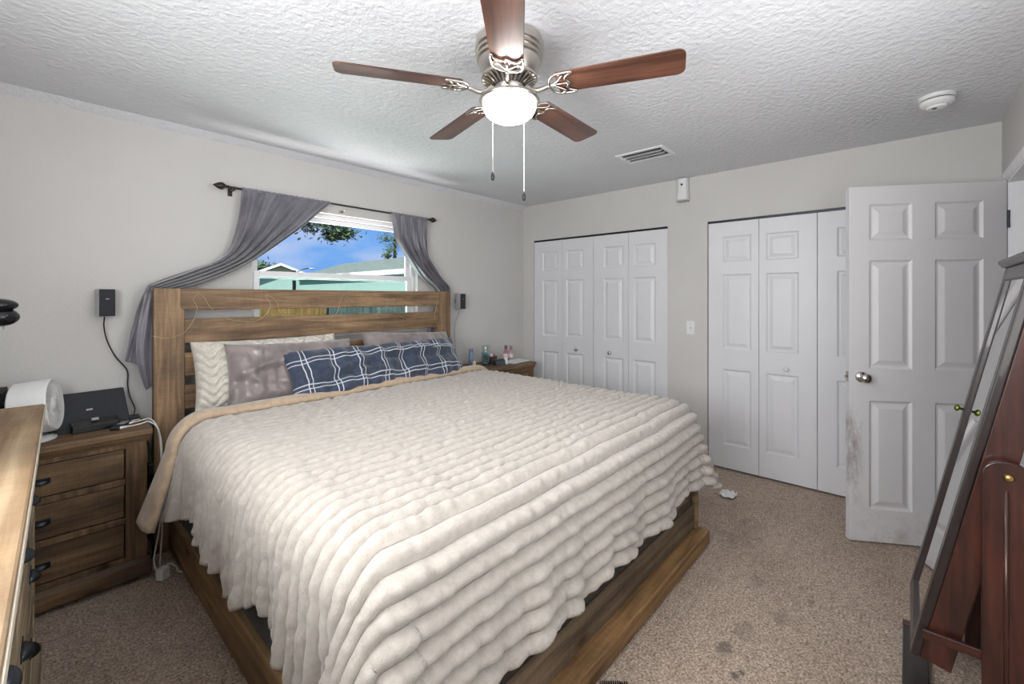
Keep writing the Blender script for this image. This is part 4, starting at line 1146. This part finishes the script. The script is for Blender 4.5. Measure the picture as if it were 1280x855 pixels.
def foliage(name, c, R, n, leaf, parent, seed):
    rnd = random.Random(seed); q = MB()
    for _ in range(n):
        cl_ = rnd.choice(c); p = Vector(cl_[:3]) + Vector((rnd.gauss(0, 1) * cl_[3], rnd.gauss(0, 1) * cl_[3], rnd.gauss(0, 1) * cl_[3] * .7)) * R
        a = Vector((rnd.uniform(-1, 1), rnd.uniform(-1, 1), rnd.uniform(-1, 1))).normalized(); b2 = a.orthogonal().normalized()
        l = leaf * rnd.uniform(.6, 1.3); n2 = a.cross(b2) * l * .08
        q.add([p - a * l, p + b2 * l * .4 + n2, p + a * l, p - b2 * l * .4 + n2], [(0, 1, 2, 3)])
    return q.build(name, 'leaf', parent, fix=False)
tr = thing('tree', 'leafy tree whose branches hang across the top of the window', 'tree', (-4.2, 4.4, GZ))
MB().tube(smooth_path([(0, 0, 0), (.1, 0, 1.6), (.7, -.2, 2.7), (1.9, -.5, 3.1), (3.3, -.7, 2.95)], 6), [.16 - .005 * i for i in range(25)], 10).build('trunk', 'bark', tr, smooth=True)
foliage('crown', [(3.0, -.7, 2.85, .16), (3.25, -.7, 2.78, .14), (3.5, -.75, 2.72, .15), (3.75, -.75, 2.68, .13), (3.95, -.7, 2.70, .11), (3.55, -.7, 2.95, .2), (2.95, -.7, 2.62, .07), (3.72, -.75, 2.55, .06), (3.95, -.75, 2.60, .06), (2.72, -.7, 2.56, .05)], 1.0, 3000, .042, tr, 5)
t2 = thing('tree', 'thin tall tree beyond the hip roof at the right of the window', 'tree', (8.6, 15.8, GZ))
MB().tube([(0, 0, 0), (.03, 0, 2.6), (0, 0, 4.6)], [.16, .12, .05], 8).build('trunk', 'bark', t2, smooth=True)
foliage('crown', [(.15, 0, 4.3, .22), (-.25, 0, 3.9, .16), (.35, 0, 4.7, .3), (-.35, .2, 4.5, .2), (-.45, 0, 3.6, .1)], 1.0, 600, .09, t2, 9)
t3 = thing('tree', 'low bushy tree behind the small pale gable', 'tree', (13.6, 50.5, GZ))
MB().tube([(0, 0, 0), (0, 0, 3)], .25, 8).build('trunk', 'bark', t3, smooth=True)
foliage('crown', [(0, 0, 4.6, .7), (-1.6, 0, 4.4, .6), (1.6, 0, 4.3, .6)], 1.0, 1200, .3, t3, 11)
lpst = thing('street_lamp', 'grey street lamp post far beyond the fence', 'street lamp', (6.9, 23.7, GZ), math.radians(-20))
MB().tube([(0, 0, 0), (0, 0, 3.15)], .10, 10).build('pole', 'iron', lpst, smooth='auto')
MB().tube(smooth_path([(.05, 0, 2.95), (.4, 0, 3.2), (.8, 0, 3.3)], 6), .03, 8).build('arm', 'iron', lpst, smooth=True)
MB().ball((.95, 0, 3.28), .18, .1, .05).build('lamp_head', 'silverp', lpst, smooth=True)
